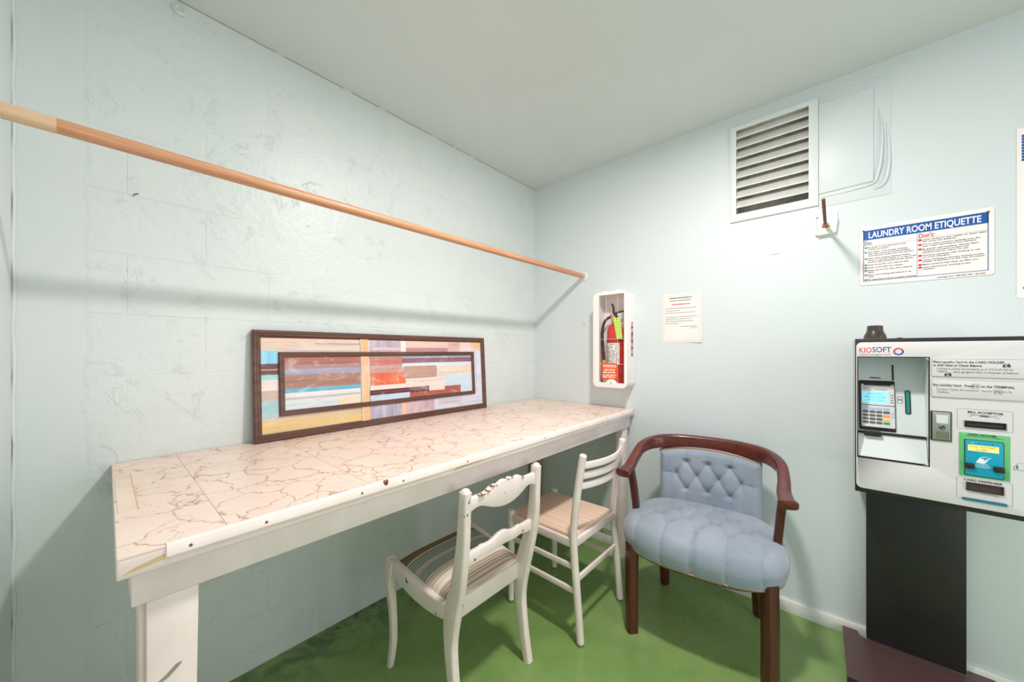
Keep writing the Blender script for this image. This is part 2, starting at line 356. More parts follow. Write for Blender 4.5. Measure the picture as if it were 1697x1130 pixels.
def parent_loc(p):
    v = Vector((0, 0, 0))
    while p is not None: v = v + p.location; p = p.parent
    return v
def thing(name, label, cat, loc=(0, 0, 0), rotz=0, group=None):
    o = bpy.data.objects.new(name, None); o.empty_display_size = .1; C.objects.link(o); o.location = loc; o.rotation_euler = (0, 0, rotz)
    o['label'] = label; o['category'] = cat
    if group: o['group'] = group
    return o
def tag(o, label, cat):
    o['label'] = label; o['category'] = cat; return o
def struct(o): o['kind'] = 'structure'; return o
def rect(u0, v0, u1, v1): return [(u0, v0), (u1, v0), (u1, v1), (u0, v1)]
def rrect(u0, v0, u1, v1, r, k=6):
    rr = r if isinstance(r, (list, tuple)) else (r,) * 4; out = []   # bl, br, tr, tl
    for (cu, cv, a0), q in zip(((u0, v0, PI), (u1, v0, 1.5 * PI), (u1, v1, 0), (u0, v1, .5 * PI)), rr):
        if q <= 0: out.append((cu, cv)); continue
        ccu = cu + q if cu == u0 else cu - q; ccv = cv + q if cv == v0 else cv - q
        out += [(ccu + q * math.cos(a0 + .5 * PI * i / k), ccv + q * math.sin(a0 + .5 * PI * i / k)) for i in range(k + 1)]
    return out
def ell(cu, cv, a, b, k=24): return [(cu + a * math.cos(2 * PI * i / k), cv + b * math.sin(2 * PI * i / k)) for i in range(k)]
def rsec(w, h, r, k=3): return rrect(-w / 2, -h / 2, w / 2, h / 2, r, k)
def bez(pts, n=10):
    """Catmull-Rom through points"""
    P = [Vector(p) for p in pts]; out = []
    for i in range(len(P) - 1):
        p0, p1, p2, p3 = P[max(i - 1, 0)], P[i], P[i + 1], P[min(i + 2, len(P) - 1)]
        for k in range(n):
            t = k / n; out.append(.5 * ((2 * p1) + (p2 - p0) * t + (2 * p0 - 5 * p1 + 4 * p2 - p3) * t * t + (3 * p1 - p0 - 3 * p2 + p3) * t ** 3))
    out.append(P[-1]); return out
def words(mb, pl, u0, u1, v, h, n, seed, mean=.012):
    """illegible small print: word-length strokes"""
    r = random.Random(seed); u = u0
    while u < u1 - .003:
        w = min(mean * r.uniform(.4, 1.5), u1 - u); mb.prism(pl, rect(u, v, u + w, v + h), n - .0002, n); u += w + mean * .28

# ------------------------------------------------------------------ the setting
vent_o = [WALL_R.uv(*p) for p in ((1209, 370), (1356.3, 342), (1356.7, 162.4), (1212, 212.5))]
vu0 = (vent_o[0][0] + vent_o[3][0]) / 2; vu1 = (vent_o[1][0] + vent_o[2][0]) / 2; vv0 = (vent_o[0][1] + vent_o[1][1]) / 2; vv1 = (vent_o[2][1] + vent_o[3][1]) / 2
vi = [WALL_R.uv(*p) for p in ((1218, 358), (1340.7, 332), (1343.3, 173.6), (1220, 216.8))]
iu0 = (vi[0][0] + vi[3][0]) / 2; iu1 = (vi[1][0] + vi[2][0]) / 2; iv0 = (vi[0][1] + vi[1][1]) / 2; iv1 = (vi[2][1] + vi[3][1]) / 2
print('VENT', vu0, vu1, vv0, vv1, iu0, iu1, iv0, iv1)
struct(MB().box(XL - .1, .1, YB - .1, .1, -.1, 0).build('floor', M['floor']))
struct(MB().box(XL - .1, .1, YB - .1, .1, HC, HC + .1).build('ceiling', M['ceil']))
struct(MB().box(XL - .1, .1, 0, .1, 0, HC).build('wall_left', M['block']))
w = MB().holed(WALL_R, rect(0, 0, -YB, HC), [rect(iu0, iv0, iu1, iv1)], -.1, 0).build('wall_right', M['wall']); struct(w)
struct(MB().box(XL - .1, XL, YB, 0, 0, HC).build('wall_near', M['wall']))
struct(MB().holed(Plane((0, YB, 0), (-1, 0, 0), (0, 0, 1)), rect(-.1, 0, -XL + .1, HC), [rect(.45, .02, 1.95, 2.1)], -.1, 0).build('wall_back', M['wall']))  # unseen back wall; its opening is made up to hold the fill light
struct(MB().prism(Plane((0, -.0, 0), (1, 0, 0), (0, 0, 1)), [(0, 0), (-.014, 0), (-.014, .052), (-.010, .06), (0, .06)], 0, -YB).build('baseboard_right', M['base'], bevel=.002))
# caulked vertical seam where the near wall meets the block wall
pth = [(XL + .003 + .0015 * math.sin(k * 1.7), -.003, k * HC / 40) for k in range(41)]
struct(MB().tube(pth, [.004 + .0014 * math.sin(k * 2.3) for k in range(41)], 8, (1, 0, 0)).build('trim_1', M['wall'], smooth=60))

w_ = bpy.data.objects['wall_right']
a_ = WALL_R.uv(1286, 421); MB().prism(WALL_R, [(a_[0] - .016, a_[1] - .003), (a_[0] + .014, a_[1] + .002), (a_[0] + .015, a_[1] + .004), (a_[0] - .014, a_[1])], .0001, .0006).build('scuff_mark', M['greywear'], w_)
a_ = WALL_R.uv(968, 538); MB().prism(WALL_R, ell(a_[0], a_[1], .010, .014, 9), .0001, .0006).build('stain_mark', M['pinkink'], w_)
r_ = random.Random(11); x = XL
while x < -.05:
    L_ = r_.uniform(.08, .4); struct(MB().tube([(x, -.0006, HC - .0006), (min(x + L_, -.01), -.0006, HC - .0006)], .0016, 6).build('trim_2', M['greywear'])); x += L_ + r_.uniform(.0, .06)

# ------------------------------------------------------------------ clothes rod
RY, RZ = -.4205, 1.732
t = thing('hanging_rod', 'long round wooden clothes rod spanning the corner above the table', 'rod', (XL, RY, RZ))
rz = lambda x: 1.736 + (x / -2.3) * -.012
MB().tube([(x, RY, rz(x)) for x in (-2.232, -1.5, -.8, -.0355)], .016, 20).build('pole', M['rod'], t, smooth=60)
MB().tube([(-2.30, RY, rz(-2.3)), (-2.228, RY, rz(-2.228))], .0166, 20).build('pole_end', M['rawwood'], t, 'pale bare wood end section', smooth=50)
MB().tube([(-.037, RY, rz(0)), (-.004, RY, rz(0))], .0162, 20).build('pole_end', M['rawwood'], t, 'pale bare wood end section', smooth=50)
for x0, x1 in ((-.002, -.012), (XL + .002, XL + .022)):
    s = 1 if x1 > x0 else -1
    MB().lathe((x0, RY, rz(x0)), (s, 0, 0), [(.030, 0), (.030, .003), (.024, .007), (.0225, abs(x1 - x0)), (.017, abs(x1 - x0))], 28).build('socket', M['socket'] if s < 0 else M['rod'], t, smooth=35)

# ------------------------------------------------------------------ work table
TZ = .880
t = thing('folding_table', 'long white painted wooden table with marbled vinyl top along the left wall', 'table', (-1.07, -.39, 0))
fl, fr = -.787, -.770
MB().hexa([(-2.147, fl, TZ - .038), (-.004, fr, TZ - .038), (-.004, -.004, TZ - .038), (-2.142, -.004, TZ - .038), (-2.147, fl, TZ - .003), (-.004, fr, TZ - .003), (-.004, -.004, TZ - .003), (-2.142, -.004, TZ - .003)]).build('tabletop', M['whitewear'], t, bevel=.003)
MB().hexa([(-2.146, fl, TZ - .003), (-.004, fr, TZ - .003), (-.004, -.004, TZ - .003), (-2.141, -.004, TZ - .003), (-2.146, fl, TZ), (-.004, fr, TZ), (-.004, -.004, TZ), (-2.141, -.004, TZ)]).build('vinyl_covering', M['laminate'], t, 'cream vinyl top with brown crackle veins')
# a pieced-in strip on the left end of the covering
MB().box(-2.1395, -2.1085, -.53, -.17, TZ, TZ + .0012).build('patch_strip', mat('plain cream vinyl', rgb(240, 222, 206), .4, var=(10, rgb(230, 204, 180), 1)), t, 'plain cream strip let into the left end')
sec = [(-.010, -.012), (.003, -.012), (.003, .0065), (-.001, .0105), (-.007, .0115), (-.011, .0085), (-.0125, .003), (-.0125, -.008)]
def fy(x): return fl + (fr - fl) * (x + 2.147) / 2.143
MB().sweep([(-.03, fy(-.03), TZ - .008), (-1.0, fy(-1), TZ - .008), (-2.085, fy(-2.085), TZ - .008)], [(-a, b) for a, b in sec][::-1]).build('edge_strip', M['whitechip'], t, smooth=50)
for x0, x1 in ((-2.14, -2.087), (-1.42, -1.28)):
    MB().hexa([(x0, fy(x0) - .0006, TZ - .034 + .004), (x1, fy(x1) - .0006, TZ - .022), (x1, fy(x1) + .001, TZ - .022), (x0, fy(x0) + .001, TZ - .030),
               (x0 + .015, fy(x0) - .0006, TZ - .022), (x1, fy(x1) - .0006, TZ - .013), (x1, fy(x1) + .001, TZ - .013), (x0 + .015, fy(x0) + .001, TZ - .022)]).build('bare_patch', M['woodpatch'], t, 'bare yellowish wood where paint is gone')
for x in (-2.052, -1.93, -1.72, -1.60, -1.36, -.93, -.42, -.16):
    MB().lathe((x, fy(x) - .0026, TZ - .011), (0, -1, 0), [(.0032, -.001), (.0028, .0009)], 10).build('nail_head', M['chip'], t, 'rusty nail head in the edge strip')
MB().box(-2.128, -.02, -.752, -.732, .772, TZ - .038).build('apron', M['white'], t, bevel=.002)
MB().box(-2.128, -2.108, -.731, -.02, .772, TZ - .038).build('apron', M['white'], t, bevel=.002)
# near-left leg: face board with a narrower board behind it
MB().hexa([(-2.108, -.746, 0), (-2.046, -.746, 0), (-2.046, -.730, 0), (-2.108, -.730, 0), (-2.109, -.7505, .772), (-2.035, -.7505, .772), (-2.035, -.732, .772), (-2.109, -.732, .772)]).build('leg', M['whitewear'], t, bevel=.002)
MB().box(-2.117, -2.100, -.7295, -.62, 0, .772).build('leg', M['whitewear'], t, bevel=.002)
MB().hexa([(-.105, -.745, 0), (-.04, -.745, 0), (-.04, -.70, 0), (-.105, -.70, 0), (-.105, -.745, .772), (-.04, -.745, .772), (-.04, -.70, .772), (-.105, -.70, .772)]).build('leg', M['white'], t, bevel=.002)
MB().box(-.085, -.02, -.075, -.02, 0, TZ - .038).build('leg', M['woodpatch'], t, 'unpainted yellowish corner leg', bevel=.002)
MB().box(-2.06, -2.01, -.075, -.02, 0, TZ - .038).build('leg', M['white'], t, bevel=.002)
sc = Plane((-2.080, -.7500, .618), (1, 0, 0), (0, 0, 1))
MB().prism(sc, [(-.012, -.006), (.002, .0), (.018, .014), (.020, .018), (.012, .017), (-.004, .004), (-.014, -.002)], -.0008, .0012).build('scuff', M['greywear'], t, 'grey scraped mark on the near leg')

MB().box(-2.1095, -2.1075, -.5315, -.17, TZ + .0002, TZ + .0016).build('strip_joint', M['woodpatch'], t, 'brown joint beside the let-in strip')

# ------------------------------------------------------------------ framed picture
PIC = Plane((-1.775, -.040, TZ + .0005), (1, 0, 0), (0, .026, .435))
t = thing('framed_picture', 'long brown framed abstract print leaning on the wall atop the table', 'picture', (-1.16, -.03, TZ))
def z4(x, y, n=.006): return PIC.uv(400 + x / 3.9465, 530 + y / 3.9465, n)
A = [z4(65, 68), z4(1580, 118), z4(1600, 565), z4(80, 795)]
pu0, pu1 = (A[0][0] + A[3][0]) / 2, (A[1][0] + A[2][0]) / 2; pv0 = 0.0; pv1 = (A[0][1] + A[1][1]) / 2
B = [z4(245, 212, .012), z4(1520, 208, .012), z4(1530, 485, .012), z4(250, 630, .012)]
qu0, qu1 = (B[0][0] + B[3][0]) / 2, (B[1][0] + B[2][0]) / 2; qv0 = (B[2][1] + B[3][1]) / 2; qv1 = (B[0][1] + B[1][1]) / 2
print('PIC', pu0, pu1, pv1, qu0, qu1, qv0, qv1, A, B)
MB().frame(PIC, pu0, pv0, pu1, pv1, [(0, -.006), (0, .014), (.005, .019), (.010, .0195), (.014, .016), (.019, .017), (.026, .010), (.029, .006), (.029, -.006)]).build('outer_frame', M['frame'], t, smooth=35)
MB().frame(PIC, qu0, qv0, qu1, qv1, [(0, .004), (0, .013), (.004, .017), (.009, .0175), (.013, .014), (.017, .014), (.021, .009), (.021, .004)]).build('inner_frame', M['frame'], t, smooth=35)
art = MB(); mats = []; layer = [0]
def patch(x0, y0, x1, y1, c1, c2, along=0, speck=None):
    a, b = z4(x0, y0), z4(x1, y1); u0, u1 = max(a[0], pu0 + .02), min(b[0], pu1 - .02); v1, v0 = min(a[1], pv1 - .02), max(b[1], pv0 + .02)
    if u1 <= u0 or v1 <= v0: return
    art.cur = len(mats); mats.append(m_paint_art('art %d' % len(mats), rgb(*c1), rgb(*c2), along, rgb(*speck) if speck else None))
    layer[0] += 1; n = .0045 + .00008 * layer[0]
    art.add([PIC.at(u0, v0, n), PIC.at(u1, v0, n), PIC.at(u1, v1, n), PIC.at(u0, v1, n)], [(0, 1, 2, 3)])
mats.append(m_paint_art('art base', rgb(226, 222, 226), rgb(214, 218, 232)))
art.prism(PIC, rect(pu0 + .02, pv0 + .02, pu1 - .02, pv1 - .02), -.004, .0045)
for p in [
    (100, 85, 790, 210, (236, 208, 182), (222, 200, 190)), (120, 88, 785, 112, (238, 214, 184), (230, 200, 168)), (480, 150, 782, 166, (150, 150, 172), (220, 200, 190)),
    (300, 180, 782, 200, (206, 204, 220), (236, 214, 190)),
    (100, 200, 246, 290, (110, 202, 236), (178, 226, 240), 2), (100, 289, 246, 364, (92, 60, 62), (120, 78, 74)), (100, 325, 246, 330, (206, 150, 130), (190, 130, 110)),
    (100, 363, 246, 402, (126, 200, 198), (170, 218, 218)), (100, 400, 248, 470, (226, 212, 206), (240, 228, 222), 0, (150, 130, 130)), (100, 470, 248, 545, (206, 176, 162), (198, 186, 184)),
    (100, 540, 250, 660, (126, 196, 206), (180, 206, 214)), (100, 655, 830, 625, (236, 204, 150), (206, 190, 170), 0), (100, 690, 830, 650, (240, 204, 120), (222, 196, 150), 0),
    (840, 100, 1052, 210, (176, 150, 172), (206, 196, 214), 2), (850, 180, 1050, 198, (240, 206, 188), (220, 190, 190)), (1040, 100, 1078, 212, (246, 236, 228), (240, 226, 214), 2),
    (1076, 110, 1425, 180, (238, 206, 186), (228, 190, 184)), (1076, 182, 1350, 212, (206, 150, 152), (190, 136, 140)), (1350, 140, 1425, 212, (214, 164, 164), (230, 190, 186)),
    (1425, 120, 1600, 215, (238, 212, 206), (230, 200, 206)), (1500, 150, 1590, 182, (246, 200, 140), (240, 190, 130)),
    (840, 545, 1052, 660, (170, 150, 172), (196, 206, 226), 2), (1048, 530, 1080, 640, (244, 206, 160), (236, 190, 150), 2), (1076, 515, 1262, 625, (190, 150, 166), (226, 200, 206), 2),
    (1262, 500, 1600, 600, (222, 218, 232), (206, 216, 232)), (1290, 512, 1440, 535, (190, 176, 190), (220, 214, 226)),
    (1530, 205, 1600, 600, (222, 226, 242), (214, 218, 238)),
    (262, 225, 778, 305, (166, 100, 88), (188, 128, 110), 0, (226, 200, 180)), (262, 296, 778, 335, (176, 140, 140), (162, 140, 160)), (262, 325, 778, 362, (178, 172, 190), (156, 146, 172)),
    (262, 366, 778, 430, (150, 110, 98), (182, 138, 120)), (262, 455, 778, 446, (70, 160, 196), (120, 190, 214)), (262, 484, 778, 476, (226, 220, 226), (236, 230, 230)),
    (262, 514, 778, 486, (206, 196, 200), (190, 180, 186)), (262, 530, 778, 548, (206, 220, 228), (220, 224, 226)), (640, 505, 778, 548, (230, 216, 196), (240, 222, 190)),
    (838, 225, 1508, 252, (150, 150, 164), (170, 186, 200)), (842, 244, 1052, 300, (206, 132, 120), (190, 110, 104)), (842, 296, 1052, 346, (214, 160, 148), (190, 150, 150)),
    (844, 350, 1072, 425, (230, 136, 92), (222, 92, 70), 2), (1050, 252, 1508, 272, (130, 84, 110), (158, 112, 130)), (1050, 284, 1508, 300, (206, 222, 238), (226, 228, 236)),
    (1060, 304, 1276, 368, (196, 156, 142), (184, 146, 134)), (1275, 298, 1508, 336, (228, 206, 188), (224, 220, 218)), (1275, 340, 1508, 356, (236, 206, 168), (230, 196, 164)),
    (1275, 356, 1512, 492, (196, 218, 234), (214, 224, 238)), (842, 432, 1235, 432, (244, 226, 216), (240, 216, 206)), (1072, 384, 1330, 452, (244, 220, 208), (238, 210, 200), 0, (190, 170, 190)),
    (842, 462, 1228, 474, (106, 58, 70), (92, 50, 62)), (842, 474, 1228, 446, (150, 96, 100), (106, 58, 70)), (842, 496, 1104, 525, (206, 224, 236), (190, 212, 226)),
    (1100, 476, 1330, 500, (166, 84, 70), (186, 104, 80), 0, (226, 190, 160)), (1328, 432, 1434, 486, (176, 84, 72), (186, 100, 84), 0, (206, 150, 130)),
    (775, 100, 843, 660, (240, 196, 150), (236, 176, 136), 2), (775, 100, 796, 660, (246, 226, 200), (236, 206, 176), 2), (797, 100, 812, 660, (150, 140, 146), (190, 176, 176), 2), (836, 100, 843, 660, (240, 220, 200), (230, 206, 190), 2)]:
    patch(*p)
art.build('print', mats, t, fix=False)

# ------------------------------------------------------------------ white chair with striped seat
t = thing('dining_chair', 'chipped white wooden chair with scalloped back and striped fabric seat', 'chair', (-1.21, -.60, 0))
XA, XB = -1.392, -1.036        # left and right back posts
prof = [(-.778, 0), (-.754, .12), (-.737, .25), (-.745, .36), (-.770, .45), (-.792, .54), (-.803, .62), (-.808, .70), (-.814, .785)]
wid = [.030, .036, .046, .066, .058, .048, .043, .038, .034]
for x, s in ((XA, -1), (XB, 1)):
    path = bez([(x + s * (.004 if z > .5 else 0), y, z) for y, z in prof], 6); n = len(path); secs = []
    for i in range(n):
        q = i / (n - 1) * (len(wid) - 1); k = min(int(q), len(wid) - 2); w_ = wid[k] + (wid[k + 1] - wid[k]) * (q - k)
        secs.append(rsec(w_, .030, .007))
    MB().sweep(path, secs, (1, 0, 0)).lathe((x + s * .004, -.814, .785), (0, 0, 1), [(.0175, -.01), (.0165, .0), (.012, .008), (.004, .012)], 14).build('back_post', M['whitechip'], t, smooth=50)
# front legs (shallow cabriole) and side rails
for s, x in ((-1, -1.412), (1, -1.012)):
    path = bez([(x, -.384, 0), (x, -.394, .03), (x + s * -.002, -.408, .12), (x, -.405, .24), (x + s * .003, -.392, .33), (x, -.398, .385), (x, -.408, .425)], 6); n = len(path)
    wl = [.024, .026, .027, .029, .037, .046, .040]; secs = []
    for i in range(n):
        q = i / (n - 1) * 6; k = min(int(q), 5); w_ = wl[k] + (wl[k + 1] - wl[k]) * (q - k); secs.append(rsec(w_, w_ * .92, .007))
    MB().sweep(path, secs, (1, 0, 0)).build('leg', M['whitechip'], t, smooth=50)
    xb = XA if s < 0 else XB
    path = bez([(x, -.40, .405), (x - s * .002, -.47, .392), (x * .7 + xb * .3, -.56, .374), (x * .3 + xb * .7, -.65, .362), (xb, -.725, .364)], 6); n = len(path)
    MB().sweep(path, [rsec(.028, .046 + .018 * math.sin(PI * min(1, i / n * 1.1)) + .012 * i / n, .008) for i in range(n)], (0, 0, 1)).build('side_rail', M['whitechip'], t, smooth=50)
MB().box(XA + .012, XB - .012, -.738, -.718, .322, .388).build('back_rail', M['whitechip'], t, bevel=.004)
MB().box(-1.40, -1.02, -.416, -.394, .355, .412).build('front_rail', M['whitechip'], t, bevel=.004)
# crest rail and mid rail: wavy boards between the posts
def wavy(z0, top, bot, y, thick, name, ch, bow=.008):
    mb = MB(); n = 56; x0, x1 = XA + .008, XB - .008; vs = []
    for i in range(n + 1):
        q = i / n; x = x0 + (x1 - x0) * q; yy = y - bow * math.sin(PI * q)
        zt, zb = z0 + top(q), z0 + bot(q); vs += [(x, yy - thick / 2, zb), (x, yy - thick / 2, zt), (x, yy + thick / 2, zt), (x, yy + thick / 2, zb)]
    fs = [(i * 4 + j, i * 4 + (j + 1) % 4, i * 4 + 4 + (j + 1) % 4, i * 4 + 4 + j) for i in range(n) for j in range(4)] + [(3, 2, 1, 0), (n * 4, n * 4 + 1, n * 4 + 2, n * 4 + 3)]
    return mb.add(vs, fs).build(name, ch, t, bevel=.003)
def bumpf(q, c, w): return math.exp(-((q - c) / w) ** 2)
crest_top = lambda q: .016 + .020 * bumpf(q, .5, .20) + .010 * (bumpf(q, .30, .06) + bumpf(q, .70, .06)) + .005 * (bumpf(q, .44, .04) + bumpf(q, .56, .04))
crest = wavy(.745, crest_top, lambda q: -.040 + .020 * (bumpf(q, .12, .14) + bumpf(q, .88, .14)) - .012 * bumpf(q, .5, .2), -.810, .018, 'crest_rail', M['whitechip'])
r = random.Random(3)
for k in range(9):
    q = r.uniform(.12, .88); x = XA + .008 + (XB - XA - .016) * q; z = .745 + crest_top(q); w_ = r.uniform(.003, .009); h_ = r.uniform(.001, .0035)
    MB().add([(x - w_, -.8282, z - .001), (x + w_, -.8282, z - .0015), (x + w_ * .5, -.8282, z - h_ - .001), (x - w_ * .6, -.8282, z - h_), (x - w_, -.812, z + .0006), (x + w_, -.812, z + .0004), (x + w_ * .5, -.815, z - h_), (x - w_ * .6, -.815, z - h_)], [(0, 1, 2, 3), (7, 6, 5, 4), (0, 4, 5, 1), (1, 5, 6, 2), (2, 6, 7, 3), (3, 7, 4, 0)]).build('chipped_edge', M['chip'], t, 'brown chip on the crest')
wavy(.555, lambda q: .018 + .016 * bumpf(q, .5, .22) - .005 * math.cos(6 * PI * q) * (1 if .2 < q < .8 else 0), lambda q: -.022 + .012 * bumpf(q, .5, .25) + .006 * (bumpf(q, .2, .08) + bumpf(q, .8, .08)), -.790, .018, 'mid_rail', M['whitechip'])
for x, z in ((-1.345, .545), (-1.27, .56), (-1.10, .552)):
    MB().lathe((x, -.7985 - .004, z), (0, -1, 0), [(.004, -.003), (.004, .0012)], 12).build('knot_mark', M['chip'], t, 'dark nick in the paint')
def cushion(u, v):
    y = -.722 + v * .315; h = .18 + .022 * v; x = -1.212 + (2 * u - 1) * h * 1.0; e = (1 - (2 * u - 1) ** 4) * (1 - (2 * v - 1) ** 6)
    return Vector((x, y, .383 + .014 * v + .048 * max(e, 0) ** .55))
mb = MB().grid(cushion, 41, 41)
ed = [i for i in range(41)] + [j * 41 + 40 for j in range(1, 41)] + [40 * 41 + i for i in range(39, -1, -1)] + [j * 41 for j in range(39, 0, -1)]
o = len(mb.v); mb.v += [mb.v[i] - Vector((0, 0, .018)) for i in ed]; k = len(ed)
for i in range(k): mb.f.append([ed[i], ed[(i + 1) % k], o + (i + 1) % k, o + i]); mb.mi.append(0); mb.sm.append(True)
cu = bpy.data.objects  # seat pad keeps its own origin at its back edge so the stripes follow the pad
pad = mb.build('seat_pad', M['stripes'], t, smooth=70)
for v in pad.data.vertices: v.co -= Vector((0, -.125, 0))
pad.location = (0, -.125, 0)

# ------------------------------------------------------------------ white slat-back chair
t = thing('slat_back_chair', 'white round-post chair with three curved back slats and beige seat', 'chair', (-.64, -.69, 0))
SX0, SX1 = -.830, -.458
for x in (SX0, SX1):
    path = bez([(x, -.892, .012), (x, -.876, .20), (x, -.858, .42), (x, -.866, .55), (x, -.884, .68), (x, -.905, .797)], 7)
    MB().tube(path, [.0155 + .001 * math.sin(PI * i / (len(path) - 1)) for i in range(len(path))], 18, (1, 0, 0)).lathe((x, -.905, .797), (0, -.15, 1), [(.0155, -.002), (.013, .004), (.006, .007)], 18).build('back_post', M['white'], t, smooth=50)
    MB().lathe((x, -.893, 0), (0, 0, 1), [(.011, 0), (.013, .004), (.0125, .014)], 16).build('glide', M['chrome'], t, smooth=50)
for x in (SX0 + .010, SX1 + .006):
    MB().tube([(x, -.494, .012), (x, -.494, .2), (x, -.494, .452)], [.014, .0165, .0165], 18, (1, 0, 0)).build('leg', M['white'], t, smooth=50)
    MB().lathe((x, -.494, 0), (0, 0, 1), [(.011, 0), (.013, .004), (.0125, .014)], 16).build('glide', M['chrome'], t, smooth=50)
for zc in (.752, .707, .662):
    n = 20; path = []
    yb = {.752: -.897, .707: -.889, .662: -.882}[zc]
    for i in range(n + 1):
        q = i / n; path.append((SX0 + .008 + (SX1 - SX0 - .016) * q, yb - .040 * math.sin(PI * q) ** .8, zc))
    MB().sweep(path, rsec(.010, .029, .004), (0, 0, 1)).build('slat', M['white'], t, smooth=50)
for a, b in (((SX0, -.858), (SX1, -.858)), ((SX0 + .01, -.494), (SX1 + .006, -.494)), ((SX0, -.858), (SX0 + .01, -.494)), ((SX1, -.858), (SX1 + .006, -.494))):
    MB().sweep([(a[0], a[1], .414), (b[0], b[1], .414)], rsec(.018, .036, .004), (0, 0, 1)).build('seat_rail', M['white'], t, smooth=50)
MB().prism(Plane((0, 0, .432), (1, 0, 0), (0, 1, 0)), rrect(SX0 + .016, -.848, SX1 - .010, -.488, .018), -.012, .012).build('seat', M['beige'], t, bevel=.006, seg=3)
for zc in (.315, .215):
    MB().sweep([(SX0, -.868, zc), (SX0 + .01, -.494, zc)], rsec(.013, .024, .004), (0, 0, 1)).build('stretcher', M['white'], t, smooth=50)
    MB().sweep([(SX1, -.868, zc), (SX1 + .006, -.494, zc)], rsec(.013, .024, .004), (0, 0, 1)).build('stretcher', M['gold'] if zc > .3 else M['white'], t, 'worn stretcher with paint flaking to gold' if zc > .3 else None, smooth=50)
MB().sweep([(SX0, -.870, .265), (SX1, -.870, .265)], rsec(.013, .026, .004), (0, 0, 1)).build('stretcher', M['white'], t, smooth=50)

# ------------------------------------------------------------------ tufted armchair (local: +x forward, +y to the chair's left; built then turned)
O = Vector((-.365, -1.24, 0)); ANG = PI + math.radians(6.5)
arm = thing('armchair', 'mahogany framed armchair with tufted blue velvet seat and back', 'armchair', O, ANG)
# local +x = (cos ANG, sin ANG) = (-.9936, -.113); local +y = (-sin ANG, cos ANG) = (.113, -.9936): the photo's right
def L(f, r, z): return Vector((f, r, z))
def lb(mb, *a, **k): return mb.build(*a, world=False, **k)
def legsec(w): c = w * .30; h = w / 2; return [(-h, -h), (h - c, -h), (h, -h + c), (h, h), (-h, h)]
def legoct(w):
    h = w / 2; c = w * .34; return [(-h + c, -h), (h, -h), (h, h - c * .2), (h - c * .2, h), (-h, h), (-h, -h + c)]
for r in (-1, 1):
    lb(MB().sweep([(.215, r * .250, 0), (.215, r * .250, .2), (.213, r * .248, .385)], [[(a, b) for a, b in rsec(.046, .046, .008, 2)]] * 3, (1, 1 * r, 0)), 'leg', M['mahogleg'], arm, smooth=35)
    lb(MB().sweep([(-.217, r * .207, 0), (-.19, r * .203, .15), (-.165, r * .20, .385)], [rsec(.036, .036, .007, 2), rsec(.04, .04, .007, 2), rsec(.044, .044, .007, 2)], (1, 1 * r, 0)), 'leg', M['mahogleg'], arm, smooth=35)
    lb(MB().prism(Plane((.19, r * .246 - .01, .372), (1, 0, 0), (0, 0, 1)), [(0, 0), (-.045, 0), (-.035, -.012), (-.018, -.020), (-.006, -.045), (0, -.05)], -.008, .012), 'corner_bracket', M['mahogleg'], arm, bevel=.002)
    # arm posts
    p = bez([(.062, r * .262, .37), (.060, r * .276, .50), (.076, r * .284, .60), (.092, r * .290, .668)], 6)
    lb(MB().sweep(p, [rsec(.030, .036, .006, 2)] * len(p), (1, 0, 0)), 'arm_post', M['mahogleg'], arm, smooth=35)
# seat outline (super-ellipse, wider at the front)
def outline(th, k=1.0):
    c, s_ = math.cos(th), math.sin(th); e = 2 / 2.9
    f = math.copysign(abs(c) ** e, c); r = math.copysign(abs(s_) ** e, s_)
    f = f * (.292 if f > 0 else .215); wid = .304 + .026 * (f / .29) if f > 0 else .304 - .055 * (abs(f) / .215)
    return f * k, r * wid * k
lb(MB().prism(Plane((0, 0, .355), (1, 0, 0), (0, 1, 0)), [outline(2 * PI * i / 48, .90) for i in range(48)], -.012, .025), 'seat_frame', M['mahogleg'], arm, bevel=.004)
AR, BF, F0 = .0575, .078, .125       # button lattice: half spacing across, row spacing, front row
def lattice(x, y): return (abs(math.sin(PI * (x + y) / 2)) * abs(math.sin(PI * (x - y) / 2)))
def near_button(x, y):
    m = 9.0
    for a in (math.floor(x), math.floor(x) + 1):
        for b in (math.floor(y), math.floor(y) + 1):
            if (a + b) % 2 == 0: m = min(m, math.hypot((x - a), (y - b)))
    return m
NT_, NR = 560, 130
def clamp(x): return max(0, min(1, x))
def seat_pt(i, j):
    th = 2 * PI * i; s_ = j
    if s_ < .66:
        k = s_ / .66 * .84; z = .474 + .020 * (1 - k * k); nrm = clamp((k - .62) / .5) * .5
    else:
        a = (s_ - .66) / .34; ph = a * PI * .86; k = .84 + .16 * math.sin(min(ph, PI / 2)) ** .85 - (.05 * clamp((ph - PI / 2) / 1.1) ** 1.5); z = .480 - (1 - math.cos(ph)) * .0625; nrm = .25 + .75 * clamp(ph / 1.2)
    f, r = outline(th, k); edge = clamp((k - .62) / .14)
    X, Y = r / AR, (f - F0) / BF
    if f > F0 - .01: edge = max(edge, clamp((f - F0) / .025))
    pill = lattice(X, Y) ** .26; dim = math.exp(-(near_button(X, Y) / .30) ** 2)
    ang = th if th < PI else th - 2 * PI
    side = abs(ang) > .95
    if f > F0 - .01 or not side: pc = X / 2
    else: pc = Y / 2
    pl = abs(math.sin(PI * pc)) ** .22
    fade = 1 - clamp((s_ - .90) / .10) * .6
    d = -(.013 * (1 - pill) + .017 * dim) * (1 - edge) - .015 * (1 - pl) * edge * fade
    p = L(f, r, z); out = Vector((f, r, 0)); out = out.normalized() if out.length > 1e-4 else Vector((1, 0, 0))
    return p + (Vector((0, 0, 1)) * (1 - nrm) + out * nrm).normalized() * (d + .006)
